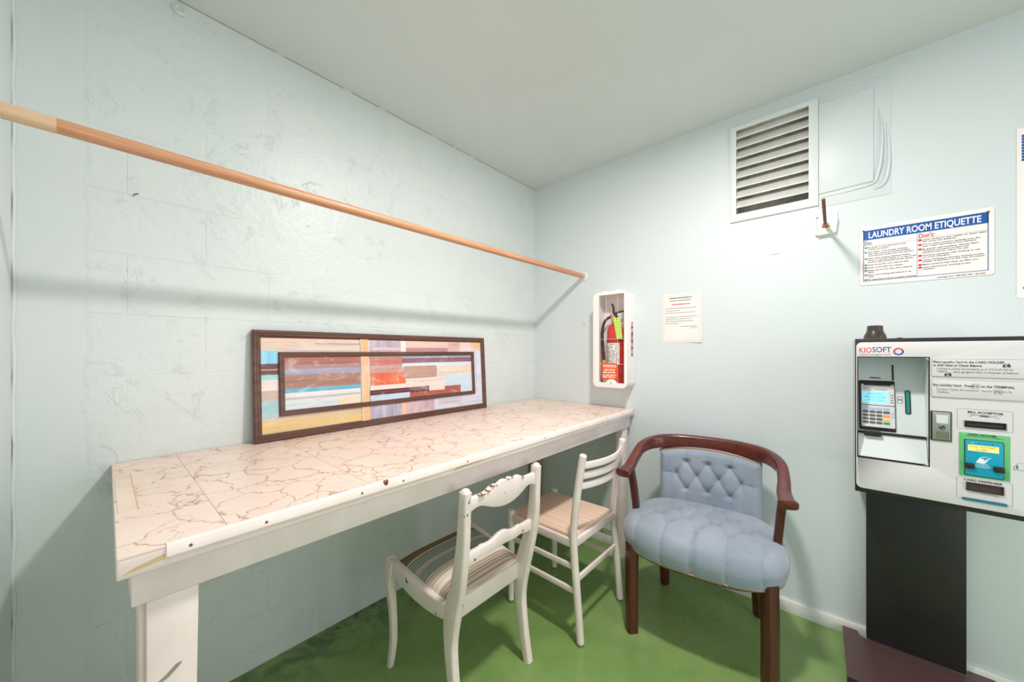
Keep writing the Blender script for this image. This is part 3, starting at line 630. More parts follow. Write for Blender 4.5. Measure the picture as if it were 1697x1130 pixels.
lb(MB().grid(seat_pt, NT_, NR, True), 'seat', M['velvet'], arm, smooth=80)
for kf in range(-3, 1):
    for kr in range(-4, 5):
        if (kf + kr) % 2: continue
        f, r = F0 + kf * BF, kr * AR; k = max(abs(f) / (.292 if f > 0 else .215), abs(r) / .30)
        if k > .80: continue
        z = .474 + .020 * (1 - k * k) + .006 - .036
        lb(MB().lathe(L(f, r, z), (0, 0, 1), [(.009, -.004), (.010, .002), (.006, .006), (.001, .007)], 14), 'button', M['button'], arm, smooth=60)
trim = [outline(2 * PI * i / 180, .962) for i in range(180)]
lb(MB().tube([L(f, r, .364) for f, r in trim], [.0042 + .0018 * (i % 2) for i in range(180)], 8, closed=True), 'nailhead_trim', M['brass'], arm, smooth=80)
# curved arm rail
rail = bez([(.175, -.305, .672), (.145, -.300, .676), (.09, -.294, .688), (.0, -.296, .712), (-.09, -.286, .742), (-.165, -.235, .760), (-.208, -.14, .768), (-.222, 0, .770), (-.208, .14, .768), (-.165, .235, .760), (-.09, .286, .742), (.0, .296, .712), (.09, .294, .688), (.145, .300, .676), (.175, .305, .672)], 6)
n = len(rail); secs = []
for i in range(n):
    q = abs(2 * i / (n - 1) - 1); w_ = .040 + .016 * max(0, (q - .45) / .55); h = .068 - .034 * max(0, min(1, (q - .25) / .5))
    if q > .9: w_ *= 1 + .16 * math.sin((q - .9) / .1 * PI * .8)
    if q > .985: w_ *= .62
    secs.append(rsec(w_, h, min(w_, h) * .36, 4))
lb(MB().sweep(rail, secs, (0, 0, 1)), 'arm_rail', M['mahog'], arm, smooth=50)
# tufted back pad
def back_base(a, b):
    r = (2 * a - 1) * .222; f = -.186 - .016 * (1 - (r / .222) ** 2) - .012 * b; ztop = .719 + .031 * (1 - abs(2 * a - 1) ** 2.4)
    return f, r, .425 + (ztop - .425) * b
BA, BB, ZC = .0475, .070, .612
def back_pt(a, b):
    f, r, z = back_base(a, b); e = min(a, 1 - a) * .444; e2 = (1 - b) * .30
    X, Y = r / BA, (z - ZC) / BB + 1
    pill = lattice(X, Y) ** .25; dim = math.exp(-(near_button(X, Y) / .30) ** 2)
    edge = max(clamp((abs(z - ZC) - BB) / .014), clamp((abs(r) - BA * 3) / .012))
    if abs(r) > BA * 3: pl = abs(math.sin(PI * (Y - 1) / 2)) ** .42
    else: pl = abs(math.sin(PI * X / 2)) ** .25
    rnd = min(1, (min(e, e2, b * .3 + .02) / .035)); dome = (1 - (1 - rnd) ** 2) ** .5
    d = (.017 * (1 - pill) + .013 * dim) * (1 - edge) + .012 * (1 - pl) * edge
    return L(f + .008 + .042 * dome - d * rnd, r, z)
mb = MB().grid(back_pt, 110, 80)
lb(mb, 'back_pad', M['velvet'], arm, smooth=80)
lb(MB().grid(lambda a, b: L(back_base(a, b)[0] + .004 - .010, back_base(a, b)[1], back_base(a, b)[2]), 24, 12), 'back_panel', M['velvet'], arm, smooth=80)
for kz in (-1, 0, 1):
    for kr in range(-3, 4):
        if (kz + kr + 1) % 2: continue
        r = kr * BA; z = ZC + kz * BB; a = (r / .222 + 1) / 2; b = (z - .425) / (.719 + .031 * (1 - abs(2 * a - 1) ** 2.4) - .425); f = back_base(a, b)[0] + .020
        lb(MB().lathe(L(f, r, z), (1, 0, 0), [(.008, -.004), (.0085, .002), (.005, .006), (.001, .007)], 14), 'button', M['button'], arm, smooth=60)
lb(MB().tube([L(back_base(i / 80, 1)[0] + .028, back_base(i / 80, 1)[1], back_base(i / 80, 1)[2] - .004) for i in range(81)], [.0034 + .0016 * (i % 2) for i in range(81)], 8), 'nailhead_trim', M['brass'], arm, smooth=80)

# ------------------------------------------------------------------ fire extinguisher cabinet and extinguisher
CY0, CY1, CZ0, CZ1, CD = .557, .778, 1.012, 1.592, .125
t = thing('extinguisher_cabinet', 'white plastic fire extinguisher box with clear window on the wall', 'cabinet', (0, -.667, CZ0))
out = rrect(CY0 + .004, CZ0 + .006, CY1 - .002, CZ1 - .006, .03)
mb = MB().holed(WALL_R, out, [rrect(CY0 + .012, CZ0 + .014, CY1 - .010, CZ1 - .014, .026)], .001, CD - .012)
mb.prism(WALL_R, rrect(CY0 + .006, CZ0 + .008, CY1 - .004, CZ1 - .008, .03), .001, .006).build('shell', M['plastic'], t, smooth=40)
wu0, wv1 = WALL_R.uv(991.9, 490, CD); wu1, _ = WALL_R.uv(1034, 485, CD); _, wv0 = WALL_R.uv(1013, 634.5, CD)
print('CABWIN', wu0, wu1, wv0, wv1)
tab = [(wu0 + (wu1 - wu0) * .30, wv0)] + [(wu0 + (wu1 - wu0) * (.5 - .2 * math.cos(PI * i / 10)), wv0 + .022 * math.sin(PI * i / 10)) for i in range(1, 10)] + [(wu0 + (wu1 - wu0) * .70, wv0)]
hole = [(wu0, wv0)] + tab + [(wu1, wv0), (wu1, wv1), (wu0, wv1)]
MB().holed(WALL_R, rrect(CY0, CZ0, CY1, CZ1, .032), [hole], CD - .014, CD).build('door', M['plastic'], t, bevel=.004, seg=3)
for a, b in ((.25, .42), (.60, .82)):
    MB().prism(WALL_R, rect(CY0 + (CY1 - CY0) * a, CZ1 - .002, CY0 + (CY1 - CY0) * b, CZ1 + .006), CD - .04, CD - .005).build('hinge', M['plastic'], t, bevel=.002)
PN = CD - .011
pane = MB().prism(WALL_R, rect(wu0 - .004, wv0 - .002, wu1 + .004, wv1 + .004), PN - .002, PN - .0005).build('window_pane', M['glass'], t)
mb = MB()
for q in (.28, .73): mb.prism(WALL_R, rect(wu0 + (wu1 - wu0) * q - .0006, wv0, wu0 + (wu1 - wu0) * q + .0006, wv1), PN - .0004, PN)
for z in (1.305, 1.155): mb.prism(WALL_R, rect(wu0, z - .0006, wu1, z + .0006), PN - .0004, PN)
mb.build('score_lines', M['whitepr'], pane)
su0, sv1 = WALL_R.uv(998, 601, PN); su1, sv0 = WALL_R.uv(1022.5, 629, PN)
st = MB().prism(WALL_R, rect(su0, sv0, su1, sv1), PN + .0001, PN + .0005).build('warning_sticker', M['orange'], pane, 'orange WARNING sticker')
mb = MB(); hh = sv1 - sv0; mid = (su0 + su1) / 2; ww = su1 - su0
mb.text(WALL_R, 'WARNING', mid, sv1 - hh * .27, hh * .17, PN + .001, ww * .9, .02, 'CENTER'); mb.text(WALL_R, '$500 FINE', mid, sv1 - hh * .49, hh * .13, PN + .001, ww * .7, .02, 'CENTER')
for k, z in enumerate((.62, .78, .90)): words(mb, WALL_R, su0 + ww * .06, su1 - ww * .06, sv1 - hh * z, hh * .06, PN + .001, k, .02)
mb.build('sticker_lettering', M['whitepr'], pane)
MB().lathe((-CD - .0, -(wu0 + wu1) / 2, wv0 - .002), (-1, 0, 0), [(.0045, -.001), (.0045, .001), (.003, .0018)], 14).build('lock', M['chrome'], t)
SIDE = Plane((0, -(CY1 - .002), 0), (1, 0, 0), (0, 0, 1))
dc = MB().prism(SIDE, rrect(-.062, 1.20, -.034, 1.385, .013), .0002, .0008)
dc.prism(SIDE, [(-.055, 1.38), (-.041, 1.38), (-.044, 1.396), (-.030, 1.408), (-.033, 1.412), (-.050, 1.400), (-.060, 1.406), (-.061, 1.402), (-.053, 1.394)], .0002, .0008)
dc = dc.build('fire_decal', M['decalred'], t, 'red pill-shaped FIRE decal')
mb = MB()
for k, ch in enumerate('FIRE'): mb.text(SIDE, ch, -.048, 1.342 - k * .042, .026, .0012, None if ch == 'I' else .017, .03, 'CENTER')
mb.build('decal_lettering', M['whitepr'], t, 'white letters of FIRE')

EX, EY, EB = -.0585, -.674, CZ0 + .0145
t = thing('fire_extinguisher', 'red fire extinguisher with black hose inside the white box', 'fire extinguisher', (EX, EY, EB))
R = .0495
MB().lathe((EX, EY, EB), (0, 0, 1), [(R - .006, 0), (R, .006), (R, .315)] + [(R * math.cos(a) ** .8 if a < 1.5 else .014, .315 + .065 * math.sin(a)) for a in [k * .15 for k in range(1, 9)]] + [(.014, .382), (.014, .40)], 40).build('cylinder', M['red'], t, smooth=50)
MB().lathe((EX, EY, EB), (0, 0, 1), [(R + .0006, .262), (R + .0006, .278)], 40).build('mounting_band', M['decalred'], t, 'dark red band round the cylinder', smooth=60)
MB().lathe((EX, EY, EB + .395), (0, 0, 1), [(.012, 0), (.018, .004), (.018, .028), (.011, .034), (.011, .046)], 20).build('valve', M['black'], t, smooth=40)
MB().lathe((EX - .014, EY + .004, EB + .408), (-1, .1, 0), [(.014, 0), (.016, .003), (.016, .009), (.013, .011)], 22).build('gauge', mat('gauge pink', rgb(226, 150, 140), .4), t, 'round pressure gauge', smooth=40)
MB().sweep(bez([(EX, EY + .012, EB + .438), (EX - .004, EY - .04, EB + .446), (EX - .006, EY - .085, EB + .452)], 5), rsec(.016, .010, .003, 2)).build('carry_handle', M['black'], t, smooth=40)
MB().sweep(bez([(EX - .006, EY + .010, EB + .442), (EX - .012, EY + .006, EB + .470), (EX - .016, EY + .014, EB + .497)], 5), rsec(.016, .009, .003, 2), (0, 1, 0)).build('lever', M['black'], t, smooth=40)
hp = bez([(EX, EY + .016, EB + .415), (EX - .006, EY + .040, EB + .414), (EX - .012, EY + .066, EB + .388), (EX - .015, EY + .080, EB + .33), (EX - .015, EY + .076, EB + .24), (EX - .020, EY + .066, EB + .15)], 8)
MB().tube(hp, .0085, 14, (1, 0, 0)).build('hose', M['hose'], t, smooth=60)
MB().tube([hp[-1], hp[-1] + Vector((0, -.001, -.018)), hp[-1] + Vector((0, -.002, -.05))], [.0095, .0105, .0085], 14, (1, 0, 0)).build('nozzle', M['keyye'], t, 'yellow hose nozzle', smooth=50)
def cyl(a0, a1, z0, z1, rr, k=14):
    f = lambda i, j: Vector((EX - rr * math.cos(a0 + (a1 - a0) * i), EY - rr * math.sin(a0 + (a1 - a0) * i), EB + z0 + (z1 - z0) * j)); return f
MB().grid(cyl(-.95, .95, .125, .255, R + .0008), 16, 2).build('instruction_label', M['label'], t, 'white paper instruction label', smooth=60)
mb = MB(); rr_ = random.Random(5)
for k in range(13):
    z = .248 - k * .0085; a = -.85
    while a < .80:
        wd = rr_.uniform(.05, .16); hgt = .003 if a > .1 else .0045
        if rr_.random() < .8: mb.grid(cyl(a, min(a + wd, .85), z - hgt, z, R + .0014), 3, 2)
        a += wd + .04
mb.build('label_print', M['ink'], t)
tagp = Plane((EX - .045, EY - .026, EB + .400), (.25, -1, 0), (.02, .10, 1))
tg = MB().prism(tagp, [(-.016, 0), (-.010, .008), (.020, .006), (.026, -.002), (.028, -.118), (-.006, -.120)], 0, .0012).build('inspection_tag', M['lime'], t, 'lime green inspection tag')
mb = MB(); mb.prism(tagp, ell(.004, -.003, .004, .004, 12), .0012, .0018)
for k in range(6): words(mb, tagp, -.006, .020, -.022 - k * .015, .0025, .0018, 40 + k, .006)
mb.build('tag_print', M['greenink'], t)

# ------------------------------------------------------------------ paper notice
a, b = WALL_R.uv(1098, 488), WALL_R.uv(1163.2, 482.5); c, d = WALL_R.uv(1099, 568), WALL_R.uv(1163, 567)
nu0, nu1, nv0, nv1 = (a[0] + c[0]) / 2, (b[0] + d[0]) / 2, (c[1] + d[1]) / 2, (a[1] + b[1]) / 2
print('NOTICE', nu0, nu1, nv0, nv1)
t = thing('notice_sign', 'small white paper notice with red underlined heading beside extinguisher box', 'notice', (0, -(nu0 + nu1) / 2, nv0))
def npt(i, j, n=.0009):
    lift = .022 * max(0, i - .55) ** 1.5 * max(0, 1 - j * 3) + .0015 * i * (math.sin(i * 5 + j * 3) * .5 + .5)
    return WALL_R.at(nu0 + (nu1 - nu0) * i, nv0 + (nv1 - nv0) * j, n + lift)
mb = MB().grid(lambda i, j: npt(i, j), 20, 24); mb.grid(lambda i, j: npt(i, j, .0004), 20, 24)
mb.build('sheet', M['paper'], t, smooth=80, fix=False)
def nline(mb, x0, x1, y, h, seed, mean=.05):
    r = random.Random(seed); x = x0
    while x < x1 - .01:
        wd = min(mean * r.uniform(.4, 1.5), x1 - x)
        mb.add([npt(x, y, .0014), npt(x + wd, y, .0014), npt(x + wd, y + h, .0014), npt(x, y + h, .0014)], [(0, 1, 2, 3)]); x += wd + mean * .25
mb = MB(); nline(mb, .17, .76, .895, .018, 1); nline(mb, .20, .74, .845, .012, 2, .04)
mb.build('heading_print', M['ink'], t)
mb = MB(); nline(mb, .24, .71, .765, .02, 3, .06); mb.build('red_print', M['redink'], t)
for k, (x0, x1, y) in enumerate(((.08, .88, .69), (.08, .46, .645), (.08, .85, .60), (.08, .88, .515), (.08, .74, .475), (.08, .80, .43), (.08, .42, .385), (.47, .90, .32), (.72, .90, .285))): mb = MB(); nline(mb, x0, x1, y, .010, 10 + k, .05); mb.build('body_print', M['greyink'], t)
mb = MB()
for x in (.035, .945): mb.add([npt(x, .03, .0014), npt(x + .008, .03, .0014), npt(x + .008, .95, .0014), npt(x, .95, .0014)], [(0, 1, 2, 3)])
for y in (.03, .945): nline(mb, .035, .95, y, .008, 77, .025)
mb.build('border_print', M['pinkink'], t)

# ------------------------------------------------------------------ laundry etiquette sign
SG = .003
cs = [WALL_R.uv(*p, SG) for p in ((1424.3, 472.5), (1648.5, 456.2), (1648, 343.7), (1425.5, 376.4))]
s0, s1, q0, q1 = (cs[0][0] + cs[3][0]) / 2, (cs[1][0] + cs[2][0]) / 2, (cs[0][1] + cs[1][1]) / 2, (cs[2][1] + cs[3][1]) / 2
print('SIGN', s0, s1, q0, q1, cs)
t = thing('etiquette_sign', 'wide white laundry room etiquette sign with blue header and red bullets', 'sign', (0, -(s0 + s1) / 2, q0))
W_, H_ = s1 - s0, q1 - q0
SP = Plane((-.0008, -s0, q0), (0, -1, 0), (0, 0, 1))
MB().prism(SP, rrect(0, 0, W_, H_, .010), 0, .0025).build('panel', M['signwhite'], t, bevel=.0005)
X0, X1, Y0, Y1 = .030 * W_, .962 * W_, .068 * H_, .935 * H_   # blue border box
bw = .0022
mb = MB()
def bar(u0, v0, u1, v1, n=.0028): mb.prism(SP, rect(u0, v0, u1, v1), .0024, n)
bar(X0, Y0, X0 + bw, Y1); bar(X1 - bw, Y0, X1, Y1); bar(X0, Y0, X1, Y0 + bw); hb = Y1 - .165 * H_; bar(X0, hb, X1, Y1); xm = X0 + .468 * (X1 - X0)
mb.prism(SP, rect(xm - .0006, Y0, xm + .0006, hb), .0024, .0028)
mb.build('blue_border', M['blue'], t)
MB().text(SP, 'LAUNDRY ROOM ETIQUETTE', (X0 + X1) / 2, hb + .030 * H_, .105 * H_, .0031, (X1 - X0) * .90, .022, 'CENTER').build('header_lettering', M['whitepr'], t)
hl = hb - .105 * H_
mb = MB(); mb.prism(SP, rect(X0, hl, X1, hl + .0007), .0024, .0028); mb.text(SP, 'Do:', X0 + .012 * W_, hl + .022 * H_, .068 * H_, .0030, .062 * W_, .012)
rowsL = [(1, 'Be timely in removing clothes from'), (0, 'washers and dryers.'), (1, 'Give others 15-20 minutes of leeway'), (0, 'after their cycle has finished before'), (0, 'removing their clothes from the machine.'),
         (1, "Place other people's finished clothes"), (0, 'either in a laundry basket or on top of the'), (0, 'machine after giving appropriate leeway.'), (1, 'Keep the laundry room neat and tidy.'), (1, 'Clean up all spills and messes.'),
         (1, 'Empty the lint tray when done using the'), (0, 'dryer.'), (1, 'Return all clothing left behind to its'), (0, 'owner.'), (1, "Be respectful of others people's clothing.")]
rowsR = [(1, 'Leave clothes in the washer or dryer after'), (0, 'the cycle has finished.'), (1, "Throw other people's clothing onto the"), (0, 'floor when removing it from machine.'), (1, 'Be greedy with machines. Always share'), (0, 'machines and leave at least one'), (0, 'machine free for others to use.'),
         (1, 'Overload machines with clothing or use'), (0, 'too much detergent.'), (1, 'Leave clothing or laundry baskets in the'), (0, 'middle of the floor in the way of others.'), (1, 'Make someone else clean up after you.'), (1, 'Leave behind any clothing in the'), (0, 'machines.')]
gb = MB(); rb = MB()
def rows(rs, x0, xmax, vtop, vbot, tgt, rad):
    n = len(rs); gaps = sum(.5 for k, (b_, _) in enumerate(rs) if b_ and k); step = (vtop - vbot) / (n + gaps); v = vtop - step * .85
    for k, (b_, s_) in enumerate(rs):
        if b_ and k: v -= step * .5
        wid = (xmax - x0 - .030 * W_) * min(1, len(s_) / 42.0)
        mb.text(SP, s_, x0 + .030 * W_, v, step * .62, .0030, wid, .022)
        if b_: tgt.prism(SP, ell(x0 + .013 * W_, v + step * .28, rad * 1.25, rad, 18), .0024, .0030)
        v -= step
rows(rowsL, X0 + .010 * W_, xm - .008 * W_, hl - .008 * H_, Y0 + .012 * H_, gb, .0036)
rows(rowsR, xm + .008 * W_, X1 - .012 * W_, hl - .002 * H_, Y0 + .10 * H_, rb, .0042)
mb.text(SP, 'smartsign.com • 800-952-1457 • SE-5223', X1 - .02 * W_, Y0 - .048 * H_, .024 * H_, .0030, .33 * W_, .008, 'RIGHT')
mb.build('lettering', M['ink'], t); gb.build('green_bullets', M['greenink'], t)
rb.text(SP, "Don't:", xm + .012 * W_, hl + .020 * H_, .072 * H_, .0030, .115 * W_, .02); rb.build('red_lettering', M['redink'], t, "red Don't heading and bullets")
for u, v in ((X0 + .001, Y1), (X1 - .001, Y1 - .001)):
    MB().lathe(SP.at(u, v, .0024), (-1, 0, 0), [(.0042, 0), (.0042, .001), (.003, .0024)], 16).build('screw', M['steel'], t, smooth=40)

# ------------------------------------------------------------------ second sign, cut by the photo's right edge
a, b = WALL_R.uv(1687.9, 213, .004), WALL_R.uv(1683.5, 494.6, .004); e0 = (a[0] + b[0]) / 2
t = thing('poster_sign', 'tall white poster with blue striped header at the right edge', 'sign', (0, -e0 - .12, b[1]))
EP = Plane((-.0004, -e0, b[1]), (0, -1, 0), (0, 0, 1)); EH = a[1] - b[1]; EW = .42
MB().prism(EP, rect(0, 0, EW, EH), 0, .002).build('sheet', M['signwhite'], t)
mb = MB()
for k in range(9): mb.prism(EP, rect(.010, EH - .025 - .0105 * k - .009, EW - .012, EH - .025 - .0105 * k), .0019, .0024)
mb.build('striped_header', M['blue'], t)
MB().prism(EP, ell(.036, .036, .024, .012, 28), .0019, .0024).build('teal_mark', M['cyan'], t, 'teal oval mark at the lower left')

# ------------------------------------------------------------------ vent grille, painted cover panel
t = thing('vent_grille', 'white louvered wall vent high on the right wall below the ceiling', 'vent', (0, -(vu0 + vu1) / 2, vv0))
MB().holed(WALL_R, rect(vu0, vv0, vu1, vv1), [rect(iu0 + .004, iv0 + .004, iu1 - .004, iv1 - .004)], .0005, .010).build('vent_frame', M['ventframe'], t, bevel=.002)
x_ = Plane((0, 0, 0), (0, -1, 0), (0, 0, 1))
mb = MB(); mb.holed(WALL_R, rect(iu0 + .001, iv0 + .001, iu1 - .001, iv1 - .001), [rect(iu0 + .003, iv0 + .003, iu1 - .003, iv1 - .003)], -.075, .002)
mb.prism(WALL_R, rect(iu0 + .001, iv0 + .001, iu1 - .001, iv1 - .001), -.08, -.075); mb.build('duct', M['duct'], t)
nl = 9; stp = (iv1 - iv0 - .004) / 8.6
for k in range(nl):
    z = iv0 + .004 + stp * (k - .36)
    if k == 0: continue
    lou = Plane((.0, 0, 0), (0, -1, 0), (0, 0, 1)); y0, y1 = iu0 + .0035, iu1 - .0035
    s_ = [(.006, 0), (.006, .006), (.0035, .008), (-.026, stp * .98), (-.028, stp * .98 - .002), (.002, .004), (.004, 0)]
    P0 = [(-n_, -y0, z + h_) for n_, h_ in s_]; P1 = [(-n_, -y1, z + h_) for n_, h_ in s_]; kk = len(s_)
    MB().add(P0 + P1, [list(range(kk)), list(range(2 * kk - 1, kk - 1, -1))] + [(i, kk + i, kk + (i + 1) % kk, (i + 1) % kk) for i in range(kk)]).build('louver', M['ventpaint'], t, bevel=.0008)
MB().add([(-.004, -iu0 - .0045, iv0 + .0042), (-.004, -iu1 + .0045, iv0 + .0042), (.034, -iu1 + .0045, iv0 + .020), (.034, -iu0 - .0045, iv0 + .020), (-.004, -iu0 - .0045, iv0 + .0032), (-.004, -iu1 + .0045, iv0 + .0032), (.034, -iu1 + .0045, iv0 + .0032), (.034, -iu0 - .0045, iv0 + .0032)], [(0, 1, 2, 3), (7, 6, 5, 4), (0, 4, 5, 1), (1, 5, 6, 2), (2, 6, 7, 3), (3, 7, 4, 0)]).build('sill', M['ventpaint'], t)
for u in (vu0 + .010, vu1 - .012):
    for v in (vv0 + .010, vv1 - .012): MB().lathe(WALL_R.at(u, v, .0098), (-1, 0, 0), [(.0045, 0), (.004, .0014)], 12).build('screw', M['ventframe'], t)
# painted-over cover sheet next to the grille
cu0 = vu1 + .001; cr = WALL_R.uv(1447.5, 225); cT = WALL_R.uv(1447.7, 145.3)[1]; cB = WALL_R.uv(1446.7, 303)[1]; cr2 = WALL_R.uv(1477, 220); cT2 = WALL_R.uv(1478.6, 118)[1]; cB2 = WALL_R.uv(1475.7, 321)[1]
t = thing('cover_panel', 'painted-over square sheet covering an old opening beside the vent', 'panel', (0, -(cu0 + cr2[0]) / 2, cB2))
MB().prism(WALL_R, rect(cu0, cB2, cr2[0], min(cT2, HC - .004)), .0002, .0022).build('backing_sheet', M['wall'], t, bevel=.001)
MB().prism(WALL_R, [(cu0, cB), (cr[0], cB + .006), (cr[0], cT), (cu0, cT + .004)], .0022, .008).build('cover_sheet', M['wall'], t, bevel=.0015)
r0 = cr[0]
MB().tube(bez([WALL_R.at(r0 + .018, cT - .10, .004), WALL_R.at(r0 + .026, cT - .2, .008), WALL_R.at(r0 + .022, cB + .09, .010), WALL_R.at(r0 + .012, cB + .03, .009), WALL_R.at(r0 - .002, cB - .002, .006), WALL_R.at(r0 - .06, cB - .012, .004), WALL_R.at(r0 - .16, cB - .016, .003)], 6), [.0015 + .0035 * math.sin(PI * i / 36) for i in range(37)], 10, (1, 0, 0)).build('caulk_bead', M['wall'], t, smooth=80)
MB().tube(bez([WALL_R.at(r0 + .040, cT - .16, .003), WALL_R.at(r0 + .046, cB + .12, .006), WALL_R.at(r0 + .042, cB + .03, .009), WALL_R.at(r0 + .028, cB - .016, .008), WALL_R.at(r0 - .0, cB - .03, .004)], 6), [.0015 + .0035 * math.sin(PI * i / 24) for i in range(25)], 10, (1, 0, 0)).build('caulk_bead', M['wall'], t, smooth=80)

# ------------------------------------------------------------------ notched hanger arm on a white wall bracket
hu, hv = WALL_R.uv(1367, 372); hy = -hu
t = thing('hanger_bracket', 'white wall bracket with coppery notched arm under the vent', 'bracket', (0, hy, hv))
HP = Plane((-.001, hy, hv), (0, -1, 0), (0, 0, 1))
bp = [(-.042, .052), (.042, .054), (.045, .046), (.043, .022), (.033, -.014), (.030, -.048), (-.028, -.050), (-.032, -.016), (-.042, .022), (-.045, .046)]
MB().prism(HP, bp, 0, .006).build('wall_plate', M['plastic'], t, bevel=.002)
MB().sweep([HP.at(.030, .040, .008), HP.at(.036, .01, .014), HP.at(.030, -.045, .014)], rsec(.006, .016, .002, 2), (0, 1, 0)).build('plate_flange', M['plastic'], t, smooth=40)
MB().sweep([HP.at(-.034, .034, .008), HP.at(-.036, .01, .012), HP.at(-.028, -.045, .012)], rsec(.006, .012, .002, 2), (0, 1, 0)).build('plate_flange', M['plastic'], t, smooth=40)
MB().prism(HP, [(-.026, -.052), (.026, -.050), (.028, -.034), (.012, -.022), (.0, -.018), (-.014, -.024), (-.028, -.036)], .004, .022).build('arm_cup', M['ventpaint'], t, bevel=.003)
p0, p1 = HP.at(.002, -.012, .014), Vector((-.33, hy - .002, hv + .012))
path = [p0.lerp(p1, k / 12) for k in range(13)]
MB().sweep(path, rsec(.010, .012, .003, 2)).build('arm', M['copper'], t, 'coppery arm', smooth=40)
for k in range(12):
    q = p0.lerp(p1, .16 + .0755 * k); MB().box(q.x - .0065, q.x + .0065, q.y - .0056, q.y + .0056, q.z - .0068, q.z - .001).build('notch', M['darknotch'], t, 'dark notch under the arm')
MB().lathe(HP.at(.002, -.010, .004), (-1, 0, .1), [(.012, 0), (.012, .016), (.009, .022)], 18).build('pivot', M['copper'], t, 'coppery pivot end', smooth=40)
for u, v in ((-.026, .034), (.022, .040)): MB().lathe(HP.at(u, v, .006), (-1, 0, 0), [(.005, 0), (.004, .002)], 14).build('screw', M['chrome'] if u > 0 else M['steel'], t)

# ------------------------------------------------------------------ small fittings on the walls
a = WALL_L.uv(297, 17)
ringc = WALL_L.at(a[0], a[1], .004)
t_ = MB(); t_.lathe(ringc, (0, -1, 0), [(.018, -.003), (.020, .002), (.017, .006), (.011, .007), (.009, .002)], 20)
tag(t_.build('wall_anchor', M['block'], None, smooth=50), 'small painted-over round plug high on the block wall near the ceiling', 'anchor')
a = WALL_L.uv(221, 323); q = WALL_L.at(a[0], a[1], 0)
tag(MB().tube([q + Vector((0, .002, 0)), q + Vector((.004, -.010, .001)), q + Vector((.011, -.015, .003))], .0018, 8, (0, 0, 1)).build('nail', M['steel'], None, smooth=50), 'bent grey nail sticking out of the block wall under the rod', 'nail')

# ------------------------------------------------------------------ payment kiosk
KX = -.33
KF = Plane((KX, 0, 0), (0, -1, 0), (0, 0, 1))
ku0 = KF.uv(1417, 690)[0]; kv1 = KF.uv(1417, 561.5)[1]; kv0 = KF.uv(1417, 812.4)[1]; ku1 = ku0 + .385
print('KIOSK', ku0, ku1, kv0, kv1)
t = thing('payment_kiosk', 'grey laundry card payment kiosk on a black stand against the right wall', 'kiosk', (-.16, -(ku0 + ku1) / 2, 0))
# body shell (open at the front)
mb = MB(); mb.holed(KF, rect(ku0 + .001, kv0 + .002, ku1 - .001, kv1 - .002), [rect(ku0 + .004, kv0 + .005, ku1 - .004, kv1 - .005)], -.268, -.006); mb.prism(KF, rect(ku0 + .001, kv0 + .002, ku1 - .001, kv1 - .002), -.272, -.268)
mb.build('body', M['kside'], t)
MB().box(-.056, -.004, -ku1 + .02, -ku0 - .02, kv0 + .05, kv1 - .05).build('wall_mount', M['kside'], t)
# black rim with the pale faceplate set in it, both cut out for the terminal bay
r_ = KF.uv(1538, 594); ru1 = r_[0]; rv1 = KF.uv(1430, 592)[1]; rv0 = KF.uv(1480, 763)[1]; ru0 = ku0 + .006
bay = rrect(ru0, rv0, ru1, rv1, (.002, .010, .012, .002))
MB().holed(KF, rect(ku0, kv0, ku1, kv1), [rrect(ru0 - .002, rv0 - .002, ru1 + .002, rv1 + .002, .006)], -.006, .004).build('front_rim', M['kblack'], t, bevel=.002)
MB().holed(KF, rrect(ku0 + .003, kv0 + .016, ku1 - .006, kv1 - .013, .016), [bay], .004, .0065).build('faceplate', M['kgrey'], t, bevel=.0008)
MB().frame(KF, ru0 - .0005, rv0 - .003, ru1 + .003, rv1 + .003, [(0, .004), (0, .0072), (.003, .0072), (.003, .004)]).build('bay_edge', M['kblack'], t)
# terminal bay: tilted upper panel, dark ledge, lower tilted panel, side walls
zl = KF.uv(1480, 722)[1]            # ledge height
dT, dB = .115, .040
bu0, bu1 = ru0 - .001, ru1 + .001
mb = MB(); mb.add([KF.at(bu0, rv1 + .001, .004), KF.at(bu0, rv0 - .001, .004), KF.at(bu0, rv0, -.05), KF.at(bu0, zl, -.06), KF.at(bu0, rv1, -dT - .01),
                   KF.at(bu1, rv1 + .001, .004), KF.at(bu1, rv0 - .001, .004), KF.at(bu1, rv0, -.05), KF.at(bu1, zl, -.06), KF.at(bu1, rv1, -dT - .01)],
                  [(0, 1, 2, 3, 4), (9, 8, 7, 6, 5), (0, 4, 9, 5)])
mb.build('terminal_bay', M['kpanel'], t, fix=False)
TP = Plane(KF.at(bu0, zl, -dB), (0, -1, 0), KF.at(bu0, rv1, -dT) - KF.at(bu0, zl, -dB)); TH = (KF.at(bu0, rv1, -dT) - KF.at(bu0, zl, -dB)).length; TW = bu1 - bu0
MB().prism(TP, rect(0.0, 0, TW, TH), -.004, 0).build('terminal_panel', M['kpanel'], t)
LP = Plane(KF.at(bu0, rv0, .0), (0, -1, 0), KF.at(bu0, zl - .004, -dB + .004) - KF.at(bu0, rv0, 0)); LH = (KF.at(bu0, zl - .004, -dB + .004) - KF.at(bu0, rv0, 0)).length
MB().prism(LP, rect(.001, .002, TW - .001, LH), -.004, 0).build('lower_panel', M['kpanel'], t)
MB().prism(KF, rect(bu0 + .001, zl - .006, bu1 - .001, zl + .002), -dB - .006, -dB + .010).build('ledge', M['kblack'], t, bevel=.001)
def z3(x, y, n=0): return TP.uv(1405 + x / 4.52, 540 + y / 4.52, n)
def mid_uv(*pts): return sum(p[0] for p in pts) / len(pts), sum(p[1] for p in pts) / len(pts)
